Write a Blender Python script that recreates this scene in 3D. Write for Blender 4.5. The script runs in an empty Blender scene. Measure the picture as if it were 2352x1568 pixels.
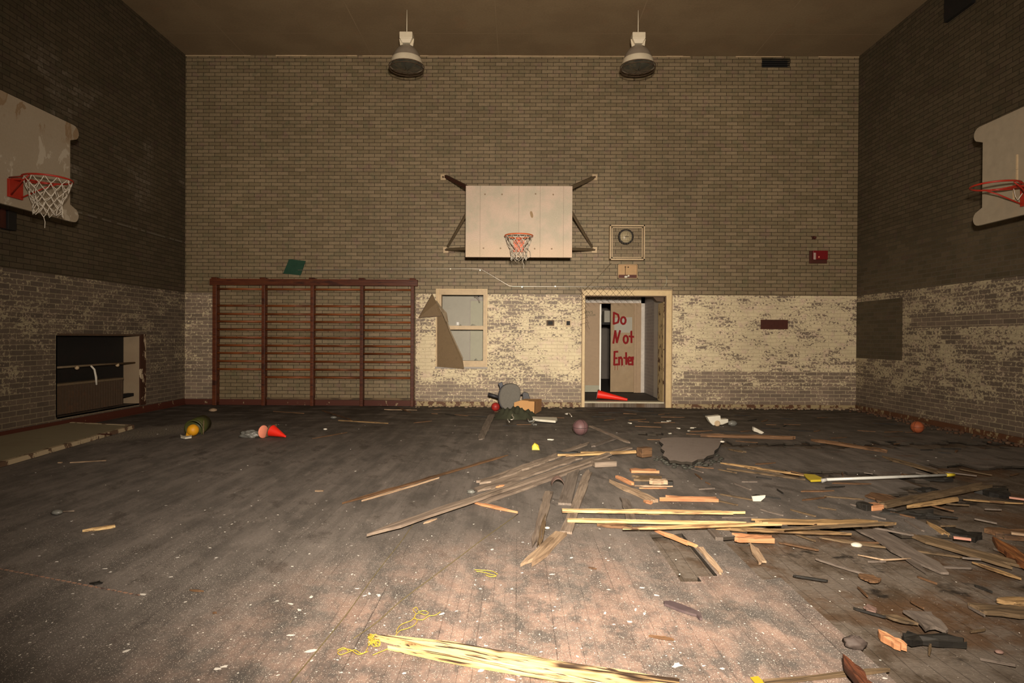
import bpy, math, random
from mathutils import Vector, Matrix
random.seed(7)
C = bpy.context.scene.collection
PI = math.pi
# ------------------------------------------------------------------ camera model
F, YAW, PITCH, ROLL = 1414.0, -0.00844, -0.00574, 0.0061
CAM = Vector((0, 0, 1.32))
XL, XR, YB, H, HD = -6.423, 6.493, 11.845, 6.733, 2.159
YF = -2.6
fwd = Vector((math.sin(YAW)*math.cos(PITCH), math.cos(YAW)*math.cos(PITCH), math.sin(PITCH)))
r0 = Vector((math.cos(YAW), -math.sin(YAW), 0)); u0 = r0.cross(fwd)
rgt = math.cos(ROLL)*r0 + math.sin(ROLL)*u0
up = -math.sin(ROLL)*r0 + math.cos(ROLL)*u0
def ray(px, py): return fwd + rgt*((px-1176)/F) - up*((py-784)/F)
def FL(px, py, z=0.0):            # point on the floor (or on a level z)
    d = ray(px, py); t = (z-CAM.z)/d.z; return CAM + d*t
def PY(px, py, Y=YB):             # point on a plane facing the camera at depth Y
    d = ray(px, py); return CAM + d*(Y/d.y)
def PX(px, py, X):                # point on a side wall
    d = ray(px, py); return CAM + d*(X/d.x)
cam = bpy.data.objects.new('camera', bpy.data.cameras.new('camera')); C.objects.link(cam)
cam.data.lens = F/2352*36; cam.data.sensor_width = 36; cam.data.clip_start = 0.05
M = Matrix((rgt, up, -fwd)).transposed().to_4x4(); M.translation = CAM
cam.matrix_world = M
bpy.context.scene.camera = cam
vs = bpy.context.scene.view_settings
vs.view_transform = 'Standard'; vs.look = 'None'; vs.exposure = 0.0; vs.gamma = 1.0

# ------------------------------------------------------------------ node expressions
class S:
    def __init__(s, g, k): s.g, s.k = g, k
    def _m(s, op, *a, clamp=False):
        n = s.g.nt.nodes.new('ShaderNodeMath'); n.operation = op; n.use_clamp = clamp
        for i, v in enumerate((s,)+a): s.g.put(n.inputs[i], v)
        return S(s.g, n.outputs[0])
    def __add__(s, o): return s._m('ADD', o)
    def __radd__(s, o): return s._m('ADD', o)
    def __sub__(s, o): return s._m('SUBTRACT', o)
    def __rsub__(s, o): return (s*-1.0)+o
    def __mul__(s, o): return s._m('MULTIPLY', o)
    def __rmul__(s, o): return s._m('MULTIPLY', o)
    def __truediv__(s, o): return s._m('DIVIDE', o)
    def gt(s, o): return s._m('GREATER_THAN', o)
    def lt(s, o): return s._m('LESS_THAN', o)
    def mx(s, o): return s._m('MAXIMUM', o)
    def mn(s, o): return s._m('MINIMUM', o)
    def fr(s): return s._m('FRACT')
    def ab(s): return s._m('ABSOLUTE')
    def pw(s, o): return s._m('POWER', o)
    def cl(s): return s._m('ADD', 0.0, clamp=True)
    def sm(s, a, b):              # smoothstep a..b
        n = s.g.nt.nodes.new('ShaderNodeMapRange'); n.interpolation_type = 'SMOOTHSTEP'
        s.g.put(n.inputs[0], s); n.inputs[1].default_value = a; n.inputs[2].default_value = b
        return S(s.g, n.outputs[0])
class G:
    def __init__(g, name):
        g.m = bpy.data.materials.new(name); g.m.use_nodes = True; g.nt = g.m.node_tree
        g.nt.nodes.clear()
        g.out = g.nt.nodes.new('ShaderNodeOutputMaterial')
        g.b = g.nt.nodes.new('ShaderNodeBsdfPrincipled'); g.nt.links.new(g.b.outputs[0], g.out.inputs[0])
        tc = g.nt.nodes.new('ShaderNodeTexCoord'); g.co = S(g, tc.outputs['Object'])
        g.gen = S(g, tc.outputs['Generated'])
        sp = g.nt.nodes.new('ShaderNodeSeparateXYZ'); g.put(sp.inputs[0], g.co)
        g.x, g.y, g.z = (S(g, sp.outputs[i]) for i in range(3))
        g._r = None
    def put(g, inp, v):
        if isinstance(v, S): g.nt.links.new(v.k, inp)
        elif isinstance(v, (tuple, list)) and len(v) == 3 and inp.type == 'RGBA': inp.default_value = (*v, 1)
        else: inp.default_value = v
    def rnd(g):
        if not g._r: g._r = S(g, g.nt.nodes.new('ShaderNodeObjectInfo').outputs['Random'])
        return g._r
    def vec(g, x, y, z=0.0):
        n = g.nt.nodes.new('ShaderNodeCombineXYZ')
        for i, v in enumerate((x, y, z)): g.put(n.inputs[i], v)
        return S(g, n.outputs[0])
    def noise(g, v, scale, detail=3, rough=.55, dist=0, col=False):
        n = g.nt.nodes.new('ShaderNodeTexNoise'); g.put(n.inputs['Vector'], v)
        n.inputs['Scale'].default_value = scale; n.inputs['Detail'].default_value = detail
        n.inputs['Roughness'].default_value = rough; n.inputs['Distortion'].default_value = dist
        return S(g, n.outputs[1 if col else 0])
    def voro(g, v, scale, out='Distance', feat='F1'):
        n = g.nt.nodes.new('ShaderNodeTexVoronoi'); n.feature = feat; g.put(n.inputs['Vector'], v)
        n.inputs['Scale'].default_value = scale; return S(g, n.outputs[out])
    def brick(g, v, w, h, mortar=.006, smooth=.1, c1=(0, 0, 0), c2=(1, 1, 1)):
        n = g.nt.nodes.new('ShaderNodeTexBrick'); g.put(n.inputs['Vector'], v)
        n.inputs['Scale'].default_value = 1; n.inputs['Brick Width'].default_value = w
        n.inputs['Row Height'].default_value = h; n.inputs['Mortar Size'].default_value = mortar
        n.inputs['Mortar Smooth'].default_value = smooth
        n.inputs['Color1'].default_value = (*c1, 1); n.inputs['Color2'].default_value = (*c2, 1)
        n.inputs['Mortar'].default_value = (.5, .5, .5, 1)
        return S(g, n.outputs[1]), S(g, n.outputs[0])
    def mix(g, a, b, f):
        n = g.nt.nodes.new('ShaderNodeMix'); n.data_type = 'RGBA'
        g.put(n.inputs[0], f); g.put(n.inputs[6], a); g.put(n.inputs[7], b)
        return S(g, n.outputs[2])
    def mul(g, a, f):             # colour times scalar
        n = g.nt.nodes.new('ShaderNodeVectorMath'); n.operation = 'SCALE'
        if isinstance(a, S): g.put(n.inputs[0], a)
        else: n.inputs[0].default_value = a
        g.put(n.inputs['Scale'], f); return S(g, n.outputs[0])
    def box(g, u, v, a, b, c, d):
        return u.gt(a)*u.lt(b)*v.gt(c)*v.lt(d)
    def done(g, col, rough=.6, metal=0.0, bump=None, bs=.3, bd=.01, spec=.5, alpha=None):
        g.put(g.b.inputs['Base Color'], col); g.put(g.b.inputs['Roughness'], rough)
        g.put(g.b.inputs['Metallic'], metal); g.put(g.b.inputs['Specular IOR Level'], spec)
        if alpha is not None: g.put(g.b.inputs['Alpha'], alpha)
        if bump is not None:
            n = g.nt.nodes.new('ShaderNodeBump'); g.put(n.inputs['Height'], bump)
            n.inputs['Strength'].default_value = bs; n.inputs['Distance'].default_value = bd
            g.nt.links.new(n.outputs[0], g.b.inputs['Normal'])
        return g.m
def plain(name, col, rough=.6, metal=0.0, var=.35, scale=14, dirt=(.06, .045, .03), amt=.35, spec=.4, alpha=None):
    g = G(name)
    n = g.noise(g.co, scale, 4, .6); n2 = g.noise(g.co, scale*.23, 3)
    c = g.mul(col, n*var*2 + (1-var))
    c = g.mix(c, dirt, (n2*.6+n*.4).sm(.5, .75)*amt)
    return g.done(c, rough, metal, n, .15, .004, spec, alpha)

def wall_mat(name, axis, kind):
    g = G(name); u = {'x': g.x, 'y': g.y}[axis]; z = g.z
    uv = g.vec(u, z)
    dark = {'back': 1.0, 'left': .33, 'right': .38}[kind]  # side walls darkened in colour for the grazing light there
    wob = g.noise(uv, 3, 2)*.004
    uvw = g.vec(u+wob, z+g.noise(uv, 5, 2)*.003)
    mort, rb = g.brick(uvw, .221, .0703, .0050, .2)
    near, _ = g.brick(uvw, .221, .0703, .015, .9)
    big = g.noise(uv, .8, 3); mid = g.noise(uv, 3.2, 3, .6); fine = g.noise(uv, 22, 3, .65); vf = g.noise(uv, 70, 2, .6)
    tint = g.noise(uv, 6, 2)
    # unpainted glazed brick with dark joints
    bare_u = g.mix((.19, .145, .080), (.27, .205, .122), rb)
    bare_u = g.mix(bare_u, (.17, .15, .085), tint.sm(.5, .72)*.6)
    bare_u = g.mix(bare_u, (.23, .145, .11), (g.noise(uv, 4.3, 2)).sm(.55, .75)*.6)
    bare_u = g.mul(bare_u, (fine*.5+.5+vf*.5)*(big*.5+.72))
    bare_u = g.mix(bare_u, (.10, .115, .05), g.noise(uv, 2.7, 3).sm(.60, .74)*.3)
    upper = g.mix(bare_u, (.035, .023, .012), (mort*(.85+fine*.3)).cl()*(.97 if kind == 'back' else .75))
    scuff = g.noise(g.vec(u*1.0, z*.5), 1.7, 4, .7).sm(.68, .8)
    upper = g.mix(upper, (.36, .32, .25), scuff*.12)
    if kind == 'left':            # residue of cream paint high on the wall
        bl = g.noise(uv, 1.1, 3, .6).sm(.52, .66)*z.sm(3.0, 3.8)*(1-z.sm(4.9, 5.6))
        upper = g.mix(upper, (.50, .42, .32), bl*((1-near)*.25+(fine*1.2+rb*.4).sm(.75, 1.15))*.8)
        fl = (z-3.12).ab().lt(.012)*g.noise(g.vec(u*2, 0.0), 3).gt(.47)
        upper = g.mix(upper, (.5, .44, .34), fl*.6)
    if kind == 'right':
        fl = mort*(1-z.sm(2.3, 3.6))*.55
        upper = g.mix(upper, (.42, .36, .27), fl)
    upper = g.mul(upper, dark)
    # dado: flaking cream paint
    paint = g.mix((.66, .54, .36), (.72, .63, .40), mid)
    paint = g.mix(paint, (.66, .50, .38), tint.sm(.5, .7)*.7)
    paint = g.mul(paint, fine*.3+.82)
    paint = g.mix(paint, (.34, .27, .17), mort*.45)
    bare = g.mul(g.mix((.20, .155, .115), (.30, .225, .165), rb), fine*.5+.7)
    bias = {'back': .045, 'left': -.22, 'right': -.01}[kind]
    zz = z
    pat = g.noise(g.vec(u, z*1.5), 1.9, 5, .72, .3)
    bias = (pat-.5)*1.7 + (mid-.5)*.35 + bias
    bias = bias - (1-z.sm(.30, .62))*.34
    if kind == 'back':
        bias = bias - ((z-.60).ab().lt(.10))*u.gt(3.2)*.30
        bias = bias + ((1-((u-.75)*(u-.75)+(z-1.25)*(z-1.25)*1.3).sm(.05, .9)))*.30
        bias = bias + ((1-((u+1.75)*(u+1.75)*6+(z-1.0)*(z-1.0)).sm(.02, .35)))*.40
        bias = bias + u.gt(3.2)*z.gt(.72)*.16 + u.lt(-4)*-.25
        bias = bias - (u.gt(.2)*u.lt(1.3)*z.gt(1.35))*.12
    if kind == 'right':
        bias = bias - ((z-1.62).ab().lt(.10))*u.lt(10.2)*.5
    blob = g.noise(g.vec(u*.8, z), 30, 2, .5)
    edge = near*.22 + (rb-.5)*.30 + (blob-.5)*1.6 + (fine-.5)*.9 + (vf-.5)*.9 - .05
    mask = (bias+edge).sm(-.05, .06)
    mask = mask.mx(mort.sm(.2, .7)*(.9 if kind != 'left' else .88))
    dado = g.mix(bare, paint, mask)
    dado = g.mul(dado, g.noise(uv, 2.1, 4, .6)*.5+.75)
    if kind != 'back': dado = g.mul(dado, {'left': .50, 'right': .58}[kind])  # side dado colour darkened along with the brick
    inz = z.lt(HD)
    if kind == 'back':
        a, b = PY(489, 800).x, PY(955, 800).x
        inz = inz*(1-u.gt(a)*u.lt(b))
    if kind == 'right':
        p, q = PX(1969, 690, XR), PX(2072, 828, XR)
        upper = g.mul(upper, 1-.15*g.box(u, z, q.y, p.y+.3, q.z, HD))
        inz = inz*(1-g.box(u, z, q.y, p.y+.3, q.z, PX(2072, 683, XR).z))
    col = g.mix(upper, dado, inz)
    # browner and darker towards the floor
    gr = (1-z.sm(.0, .16+.0))*(fine*.9+.35).cl()
    col = g.mix(col, (.10, .055, .03), gr*.75)
    rough = .55 if kind == 'back' else .75
    return g.done(col, rough, 0, (1-mort)*1.0+mask*inz*.25+fine*.15, .5, .006, .3)

def wood(name, c1, c2, cd, streak=.5, darkamt=.6, rough=.75):
    g = G(name); r = g.rnd()
    v = g.vec(g.x*1.6+r*37, g.y*34+r*11, g.z*34)
    a = g.noise(v, 1.0, 4, .6, .4); b = g.noise(g.vec(g.x*7+r*9, g.y*95, g.z*95), 1, 2)
    blot = g.noise(g.vec(g.x*2.2+r*23, g.y*9+r*5, g.z*9), 1, 3)
    c = g.mix(c1, c2, a.sm(.36, .64)); c = g.mul(c, b*.6+.7)
    k = g.noise(g.vec(g.x*2.5+r*51, g.y*75+r*3, g.z*60), 1, 3, .6)
    c = g.mix(c, cd, ((blot.sm(.54, .66)*darkamt)+(k.sm(.53, .63)*streak*.6)+(a.sm(.58, .68)*streak*.4)).cl())
    c = g.mul(c, r*.35+.82)
    return g.done(c, rough, 0, a+b*.5, .5, .004, .3)
def m_floor():
    g = G('worn_gym_floor'); x, y = g.x, g.y
    xy = g.vec(x, y)
    st = g.vec(x*1.0, y*.22)
    s1 = g.noise(st, 5, 4, .62); s2 = g.noise(g.vec(x*1.0+y*.35, y*.6), 3.2, 5, .65); fine = g.noise(xy, 60, 3, .7); vf = g.noise(xy, 190, 2, .6)
    big = g.noise(xy, .7, 3, .5)
    c = g.mix((.102, .091, .080), (.205, .180, .158), (s1*.5+s2*.5).sm(.36, .64))
    c = g.mix(c, (.04, .033, .027), (s2*.7+fine*.3).sm(.53, .62)*.65)
    c = g.mix(c, (.26, .225, .195), g.noise(g.vec(x*1.3+9, y*.5), 6, 4, .7).sm(.56, .72)*.5)
    # worn pinkish zone where feet took the finish off
    dx = (x-.15)*.62; dy = (y-2.3)*.62
    worn = (1-(dx*dx+dy*dy).sm(.0, 1.7))
    pk = g.mix((.36, .225, .18), (.42, .30, .23), g.noise(xy, 9, 3))
    c = g.mix(c, pk, worn*(s2*.6+g.noise(xy, 4.5, 5, .75)*.7).sm(.50, .82)*.9)
    c = g.mix(c, (.115, .105, .095), worn*g.noise(g.vec(x*1.4, y*.7), 5.5, 4, .65).sm(.50, .62)*.75)
    # boards
    fx = (x/.0572).fr(); seam = (fx.lt(.045)).mx((x/.1716).fr().lt(.03))
    c = g.mul(c, 1-seam*(g.noise(g.vec(x*6, y*1.2), 1, 2).sm(.45, .66)*.3+worn*.25))
    bt, brn = g.brick(g.vec(y, x), 1.3, .0572, .0005)
    c = g.mul(c, brn*.16+.92)
    # damp and filth: far end
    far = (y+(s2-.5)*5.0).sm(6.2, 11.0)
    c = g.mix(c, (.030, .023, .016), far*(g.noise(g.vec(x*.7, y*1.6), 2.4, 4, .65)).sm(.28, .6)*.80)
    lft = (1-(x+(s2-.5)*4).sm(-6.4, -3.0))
    c = g.mul(c, 1-lft*.12)  # left side multiplied slightly darker
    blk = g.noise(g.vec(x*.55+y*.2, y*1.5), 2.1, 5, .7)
    c = g.mix(c, (.018, .015, .011), blk.sm(.60, .70)*(y.sm(4.6, 7.0)*x.sm(-.4, 2.0)+ .25*y.sm(5, 8)+lft*.5).cl()*.9)  # black filth and burnt wood, plus the dark of holes painted in
    rus = g.noise(g.vec(x*.5, y*2.2), 2.6, 4, .6)
    c = g.mix(c, (.12, .05, .024), rus.sm(.58, .72)*x.sm(2.2, 4.2)*.55)
    # dust and plaster specks
    dens = g.noise(xy, 2.6, 4, .65)
    nr = (1-y.sm(2.6, 6.5))
    vd = g.voro(xy, 46); vr = g.voro(xy, 46, 'Color')
    sepr = g.nt.nodes.new('ShaderNodeSeparateColor'); g.put(sepr.inputs[0], vr); vr = S(g, sepr.outputs[0])
    sp = vd.lt((vr-.62)*.55)*(dens+nr*.35+worn*.1).sm(.62, .86)
    c = g.mix(c, (.80, .76, .68), sp*.9)
    vd2 = g.voro(xy, 130); sp2 = vd2.lt(.20)*(dens*.6+nr*.35+fine*.4+worn*.22).sm(.64, .90)
    c = g.mix(c, (.80, .73, .63), sp2*.85)
    vd3 = g.voro(xy, 17); v3 = g.voro(xy, 17, 'Color')
    sep3 = g.nt.nodes.new('ShaderNodeSeparateColor'); g.put(sep3.inputs[0], v3); v3 = S(g, sep3.outputs[1])
    sp3 = (vd3+(fine-.5)*.5).lt((v3-.9)*1.7)
    c = g.mix(c, (.85, .82, .76), sp3*(nr*.7+.25))
    c = g.mix(c, (.28, .25, .20), ((1-((x+5.0)*(x+5.0)*.9+(y-8.4-(x+5)*1.1)*(y-8.4-(x+5)*1.1)*.9).sm(.0, .9)))*fine.sm(.4, .6)*.95)
    c = g.mul(c, fine*.9+.44+vf*.25)
    return g.done(c, .8, 0, s1*.5+fine*.5-seam*.4+sp*.6, .35, .006, .25)
def m_sub():
    g = G('rotten_subfloor'); xy = g.vec(g.x, g.y)
    a = g.noise(g.vec(g.x, g.y*.45), 4.5, 5, .7, .6); b = g.noise(xy, 40, 3, .7); k = g.noise(xy, 1.5, 3)
    c = g.mix((.075, .055, .036), (.15, .12, .092), a.sm(.35, .62))
    c = g.mix(c, (.115, .062, .030), k.sm(.48, .62)*.75)
    c = g.mix(c, (.016, .013, .010), g.noise(g.vec(g.x*.8, g.y*1.1), 3.4, 4, .7).sm(.57, .68)*.9)  # dark of holes painted into the colour
    nearm = 1-g.y.sm(3.8, 5.6)
    c = g.mix(c, (.19, .16, .13), nearm*g.noise(xy, 2.2, 5, .7).sm(.44, .60)*.85)
    fx = (g.x/.0857).fr()
    c = g.mul(c, 1-fx.lt(.05)*.45)
    c = g.mix(c, (.7, .65, .56), g.voro(xy, 60).lt(.13)*b.sm(.5, .62)*.8)
    c = g.mul(c, b*.7+.62)
    return g.done(c, .85, 0, a+b*.5, .6, .012, .2)
def m_ceil():
    g = G('stained_ceiling'); xy = g.vec(g.x, g.y)
    n = g.noise(xy, 1.1, 4, .6); f = g.noise(xy, 30, 2)
    c = g.mix((.27, .20, .118), (.235, .17, .10), n.sm(.35, .65))
    c = g.mix(c, (.28, .175, .10), g.noise(xy, 2.3, 3).sm(.55, .75)*.4)
    ln = ((g.y/1.22).fr().lt(.012)).mx(((g.x+.4)/2.44).fr().lt(.006))
    c = g.mix(c, (.45, .34, .22), ln*.35*n.sm(.35, .6))
    c = g.mul(c, f*.3+.85)
    return g.done(c, .9, 0, n, .1, .01, .1)
MT = {}
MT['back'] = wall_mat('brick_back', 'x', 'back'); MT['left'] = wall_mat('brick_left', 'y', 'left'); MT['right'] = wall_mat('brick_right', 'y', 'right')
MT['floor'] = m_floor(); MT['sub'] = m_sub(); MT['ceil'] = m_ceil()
MT['dark_edge'] = plain('dark_board_edge', (.035, .028, .02), .9)  # for side faces, darkened in colour so they catch less flash
MT['graywood'] = wood('weathered_board', (.20, .155, .12), (.28, .22, .165), (.075, .055, .04), .6, .5)
MT['dustwood'] = wood('dusty_board', (.15, .122, .10), (.20, .165, .135), (.07, .055, .042), .5, .45)
MT['tan'] = wood('tan_wood', (.36, .25, .16), (.50, .36, .23), (.15, .10, .06), .8, .6)
MT['fresh'] = wood('split_pine', (.72, .52, .25), (.50, .29, .13), (.11, .065, .035), 1.4, .9)
MT['near'] = wood('near_split_pine', (.78, .58, .30), (.62, .38, .16), (.05, .03, .018), 1.9, 1.0)
MT['gold'] = wood('golden_wood', (.30, .19, .085), (.42, .27, .12), (.10, .06, .03), 1.2, .9)
MT['orange'] = wood('orange_split_wood', (.50, .225, .10), (.60, .30, .15), (.20, .085, .04), .7, .55)
MT['brown'] = wood('brown_wet_wood', (.12, .065, .032), (.19, .105, .052), (.035, .022, .014), .7, .6)
MT['olive'] = wood('old_brown_board', (.125, .085, .046), (.18, .125, .07), (.045, .032, .02), .9, .7)
MT['char'] = wood('charred_wood', (.014, .013, .011), (.03, .027, .022), (.006, .005, .005), .5, .5, .6)
MT['cream'] = plain('cream_frame_paint', (.52, .39, .235), .55, 0, .25, 20, (.20, .13, .07), .5)
MT['frame_or'] = plain('yellowed_frame_paint', (.60, .45, .24), .5, 0, .2, 20, (.30, .17, .06), .4)
MT['board'] = plain('backboard_paint', (.60, .47, .37), .6, 0, .16, 30, (.36, .34, .27), .45)
MT['sideboard'] = plain('side_backboard_paint', (.31, .26, .185), .65, 0, .22, 9, (.28, .18, .10), .35)
MT['rust'] = plain('rusty_steel', (.10, .065, .04), .7, .3, .3, 25, (.16, .07, .03), .5)
MT['arm'] = plain('brown_arm', (.20, .15, .09), .6, .2, .3, 18, (.12, .05, .03), .6)
MT['orange_rim'] = plain('rim_orange', (.62, .105, .022), .45, 0, .2, 20, (.22, .06, .02), .5)
MT['red_rim'] = plain('rim_red', (.34, .022, .010), .45, 0, .25, 20, (.16, .02, .01), .4)
MT['net'] = plain('net_cord', (.62, .56, .46), .8, 0, .2, 30)
MT['bars'] = wood('varnished_red_wood', (.085, .022, .010), (.13, .038, .014), (.022, .008, .006), .5, .6, .45)
MT['rung'] = wood('varnished_rung', (.19, .055, .018), (.26, .085, .026), (.055, .02, .01), .5, .5, .45)
MT['lampw'] = plain('lamp_enamel', (.70, .62, .46), .4, 0, .12, 10, (.25, .2, .14), .3)
MT['lampg'] = plain('lamp_spun_metal', (.30, .25, .19), .42, .2, .15, 10)
MT['dark'] = plain('near_black', (.010, .009, .008), .7, 0, .3, 20, (.03, .01, .01), .4)
MT['darkred'] = plain('dark_rust_plate', (.075, .020, .012), .6, .2, .4, 16, (.02, .012, .01), .7)
MT['alarm'] = plain('alarm_red', (.17, .008, .010), .4, 0, .2, 20)
MT['white'] = plain('dirty_white', (.74, .70, .60), .6, 0, .12, 14, (.3, .26, .18), .35)
MT['flake'] = plain('paint_flake_white', (.80, .76, .68), .7, 0, .1, 40)
MT['foam'] = plain('white_foam', (.66, .63, .52), .7, 0, .12, 12, (.3, .26, .17), .3)
MT['graycloth'] = plain('gray_chair_cloth', (.145, .135, .115), .9, 0, .25, 60, (.09, .08, .06), .3)
MT['plastic'] = plain('dark_plastic', (.03, .028, .032), .5, 0, .3, 20)
MT['moss'] = plain('dark_green_cloth', (.045, .048, .026), .9, 0, .4, 10, (.02, .02, .012), .5)
MT['card'] = plain('cardboard', (.48, .26, .10), .8, 0, .12, 20, (.35, .17, .06), .4)
MT['card2'] = plain('cardboard_shade', (.40, .21, .09), .8, 0, .12, 20, (.25, .12, .05), .4)  # darker copy of the cardboard, side shade put into its colour
MT['conered'] = plain('cone_red', (.80, .022, .008), .5, 0, .1, 20, (.5, .02, .01), .3)
MT['pink'] = plain('pink_disc', (.85, .30, .19), .5, 0, .12, 30)
MT['yellow'] = plain('yellow_ball', (.70, .33, .012), .5, 0, .15, 18, (.4, .16, .01), .4)
MT['lime'] = plain('yellow_plastic', (.52, .40, .03), .45, 0, .12, 10)
MT['redball'] = plain('red_rubber', (.33, .022, .016), .5, 0, .2, 14)
MT['purple'] = plain('faded_purple_rubber', (.125, .066, .066), .55, 0, .25, 14, (.09, .07, .06), .5)
MT['orball'] = plain('orange_rubber', (.33, .085, .03), .6, 0, .3, 18, (.09, .04, .02), .5)
MT['alum'] = plain('pale_shaft', (.62, .63, .58), .35, .1, .08, 20)
MT['green'] = plain('green_sheet', (.020, .060, .036), .35, 0, .4, 8, (.05, .045, .035), .6)
MT['galv'] = plain('galvanised', (.60, .56, .48), .3, .6, .1, 20)
MT['grayroom'] = plain('pale_gray_paint', (.36, .34, .28), .6, 0, .12, 14, (.25, .23, .18), .3)
MT['grayroom2'] = plain('pale_green_gray_paint', (.37, .36, .27), .6, 0, .12, 14, (.25, .23, .18), .3)
MT['doorpaint'] = plain('tan_door', (.36, .25, .15), .55, 0, .18, 14, (.24, .15, .08), .4)
MT['doorpaint2'] = plain('tan_door_stained', (.30, .205, .105), .55, 0, .22, 7, (.40, .34, .24), .35)
MT['peel'] = None
def m_peel(name, c1, c2, thr=.55, sc=9):
    g = G(name); n = g.noise(g.vec(g.x, g.y, g.z*.6), sc, 5, .7)
    c = g.mix(c1, c2, n.sm(thr, thr+.03)); return g.done(c, .6, 0, n, .4, .004, .3)
MT['peel'] = m_peel('peeling_door', (.58, .43, .22), (.10, .05, .025))
MT['jamb'] = m_peel('peeling_jamb', (.50, .40, .27), (.055, .022, .012), .42, 7)
MT['base'] = m_peel('baseboard_red_brown', (.085, .024, .014), (.30, .22, .13), .63, 8)
MT['basep'] = m_peel('baseboard_peeling', (.36, .28, .15), (.11, .05, .025), .50, 10)
MT['graywall'] = plain('gray_painted_brick', (.19, .165, .15), .5, 0, .15, 12)
MT['litwall'] = plain('light_gray_wall', (.30, .265, .225), .5, 0, .12, 12)
MT['paintred'] = plain('red_spray_paint', (.22, .002, .003), .8, 0, .2, 30, (.2, .008, .008), .4)
MT['screen'] = plain('rusty_screen', (.20, .135, .07), .7, .1, .2, 60, (.12, .08, .04), .5, alpha=.82)
MT['slab'] = plain('gray_hardboard', (.26, .215, .185), .85, 0, .25, 40, (.13, .10, .08), .5)
MT['panelboard'] = plain('stained_fallen_panel', (.27, .235, .15), .7, 0, .15, 6, (.17, .12, .08), .4)
MT['edge'] = m_peel('panel_edge', (.46, .37, .24), (.13, .08, .05), .52, 6)
MT['rubble'] = plain('rubble', (.30, .22, .14), .9, 0, .3, 20)
MT['leather'] = plain('dusty_leather', (.085, .065, .055), .7, 0, .4, 12, (.16, .13, .11), .6)
MT['belt'] = plain('purple_gray_strap', (.085, .060, .062), .7, 0, .3, 20, (.2, .16, .13), .4)
MT['cord'] = plain('yellow_cord', (.62, .42, .06), .7, 0, .2, 20)
MT['string'] = plain('olive_cord', (.17, .135, .055), .8, 0, .2, 20)
MT['crinkle'] = plain('gray_plastic_film', (.17, .17, .15), .35, 0, .4, 30, (.08, .08, .07), .4)
MT['olivebin'] = plain('olive_plastic', (.055, .062, .014), .55, 0, .3, 12)
MT['face'] = plain('clock_face', (.44, .37, .23), .35, 0, .1, 10)
def m_glass():
    g = G('dusty_glass'); n = g.noise(g.co, 12, 3)
    g.b.inputs['Transmission Weight'].default_value = .85; g.b.inputs['IOR'].default_value = 1.3
    return g.done((.55, .55, .48), .15, 0, n, .1, .002, .6)
MT['glass'] = m_glass()
def m_lens():
    g = G('lamp_lens'); n = g.noise(g.co, 9, 3)
    return g.done(g.mix((.05, .052, .042), (.085, .075, .05), n.sm(.4, .6)), .12, 0, n, .1, .002, .6)
MT['lens'] = m_lens()
def m_patched():                  # painted playing board with flaked bare patches
    g = G('flaked_left_backboard'); a = g.noise(g.vec(g.x, g.y, g.z*.6), 4.2, 5, .6, .5); f = g.noise(g.co, 40, 2)
    c = g.mul(g.mix((.29, .23, .155), (.33, .28, .21), g.noise(g.co, 3, 3)), f*.2+.88)
    reg = (g.z-.30).sm(0., .15)*(1-g.z.sm(.75, .9))*(1-g.y.sm(-.2, .35))
    c = g.mix(c, (.20, .12, .055), a.sm(.52, .545)*reg)
    c = g.mix(c, (.5, .45, .36), a.sm(.60, .62)*(1-reg)*.5)
    return g.done(c, .7, 0, a, .3, .004, .25)
MT['patched'] = m_patched()
def m_central():
    g = G('scuffed_central_backboard'); x, z = g.x, g.z
    f = g.noise(g.co, 60, 3, .7); a = g.noise(g.co, 2.6, 4, .6); s = g.noise(g.vec(x*9, 0.0, z*1.2), 1, 3)
    c = g.mix((.52, .405, .315), (.40, .36, .27), (a*.75+f*.25).sm(.40, .60)*.85)
    c = g.mix(c, (.60, .44, .30), (1-z.sm(-.6, -.2))*.6); c = g.mul(c, f*.6+.70)
    for q in (-.005, .36, .755, -.66): c = g.mul(c, 1-(x-q).ab().lt(.0035)*.35)
    dd = (x-.215)*(x-.215)*2.2+(z-.12+(x-.215)*.9)*(z-.12+(x-.215)*.9)*.55
    c = g.mix(c, (.27, .18, .09), (dd+(f-.5)*.002).lt(.0016))
    for qx, qz in ((-.58, .46), (-.29, .46), (.28, .47), (.58, .46), (-.60, -.455), (-.31, -.455), (.27, -.46), (.56, -.46)):
        c = g.mix(c, (.22, .15, .09), ((x-qx)*(x-qx)+(z-qz)*(z-qz)).lt(.00018))
    return g.done(c, .6, 0, f, .1, .003, .3)
MT['central'] = m_central()

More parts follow.
